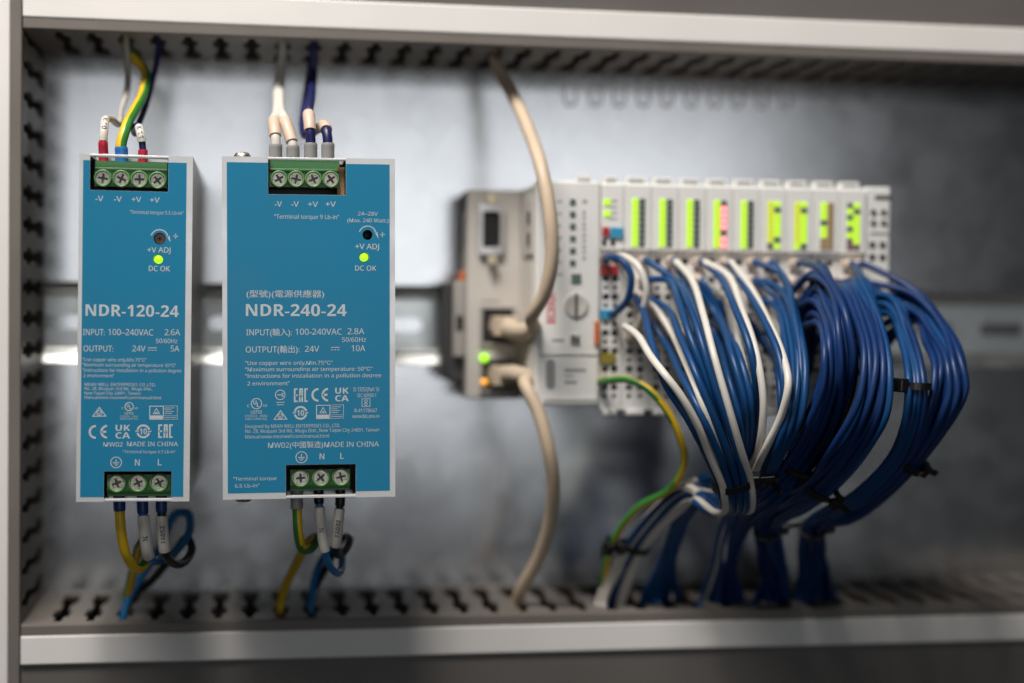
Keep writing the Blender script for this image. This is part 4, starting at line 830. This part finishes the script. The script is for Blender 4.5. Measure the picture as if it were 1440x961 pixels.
# ------------------------------------------------------------------ cable ties
def tie(label, c, along, ra, rb, head_ang, looms='', group='black cable ties on the wire looms'):
    """a band round a loom at c, its plane square to `along`; ra across the view, rb in depth"""
    c = Vector(c); tv = Vector(along).normalized(); a = tv.cross(Vector((0, 1, 0))).normalized(); b = a.cross(tv); hit = []
    for l_, Q in WIRES:
        if l_ not in looms: continue
        for p, q in zip(Q, Q[1:]):
            d0, d1 = (p-c).dot(tv), (q-c).dot(tv)
            if d0*d1 <= 0 and abs(d0-d1) > 1e-6:
                x = p+(q-p)*(d0/(d0-d1))-c
                if x.length < 1.5*max(ra, rb)+2.5: hit.append((x.dot(a), x.dot(b)))
    if len(hit) > 2:
        A_ = [h[0] for h in hit]; B_ = [h[1] for h in hit]
        c = c+a*(min(A_)+max(A_))/2+b*(min(B_)+max(B_))/2; ra = (max(A_)-min(A_))/2+WR+.3; rb = (max(B_)-min(B_))/2+WR+.3
    t = thing('cable_tie', label, 'cable tie', c, group); n = 32; m = MB(); V = []; F = []
    for k in range(n):
        an = 2*math.pi*k/n
        for (d, h) in ((0, -1.35), (.85, -1.35), (.85, 1.35), (0, 1.35)):
            V.append(c+a*math.cos(an)*(ra+d)+b*math.sin(an)*(rb+d)+tv*h)
    for k in range(n):
        for q in range(4): F.append((k*4+q, k*4+(q+1) % 4, ((k+1) % n)*4+(q+1) % 4, ((k+1) % n)*4+q))
    m.add(V, F); m.build('band', 'tie_black', t)
    h = math.radians(head_ang); r = a*math.cos(h)*(ra+1.6)+b*math.sin(h)*(rb+1.6); rn = r.normalized(); tn = tv.cross(rn); bm = MB(); bm.box(-2.6, 2.6, -1.9, 1.9, -2.6, 2.6, .5)
    bm.v = [c+r+tn*v.x+rn*v.y+tv*v.z for v in bm.v]; bm.build('head', 'tie_black', t)
    bm = MB(); bm.box(-.5, .5, 1.6, 7.0, -1.2, 1.2, .15); bm.v = [c+r+tn*v.x+rn*v.y+tv*v.z for v in bm.v]; bm.build('tail', 'tie_black', t)
def dirpx(x0, y0, Y0, x1, y1, Y1): return at(x1, y1, Y1)-at(x0, y0, Y0)
tie('black cable tie round the front left loom above its turn', at(1036, 683, -138), dirpx(1030, 640, -143, 1038, 700, -137), 7.0, 4.6, -25, 'A')
tie('black cable tie gathering the second and middle looms', at(1066, 660, -123), dirpx(1085, 620, -134, 1056, 690, -116), 6.6, 6.4, -60, 'BC')
tie('black cable tie on the dense fourth loom, head at its lower right', at(1120, 652, -126), dirpx(1150, 610, -142, 1090, 694, -114), 6.8, 6.6, -40, 'D')
tie('black cable tie on the bulging fifth loom, head at its lower right', at(1154, 680, -122), dirpx(1195, 632, -142, 1112, 708, -112), 8.2, 6.8, -28, 'E')
tie('black cable tie across the inner right hand loop, highest of all ties', at(1291, 543, -144), (0.05, 0, 1), 6.4, 5.2, -20, 'F')
tie('black cable tie at the lower bend of the outermost loop', at(1282, 652, -129), dirpx(1325, 600, -140, 1240, 692, -120), 7.6, 5.0, 20, 'G')
tie('black cable tie on the left loom where it drops to the duct', at(893, 768, -66), dirpx(925, 722, -80, 865, 840, -50), 6.6, 4.4, -150, 'AB')
tie('small black cable tie round earth wire beside the left drop', at(862, 764, -65), dirpx(870, 745, -68, 853, 790, -60), 3.0, 3.0, -120)
tie('black cable tie on the drop below the fifth loom', at(1085, 742, -87), dirpx(1088, 722, -96, 1083, 790, -68), 5.6, 6.4, -15, 'E')
tie('black cable tie on the rightmost drop into the bottom duct', at(1148, 744, -91), dirpx(1152, 730, -97, 1144, 790, -68), 5.4, 5.2, -15, 'FG')

bpy.data.objects.remove(tob); bpy.data.scenes.remove(TS)
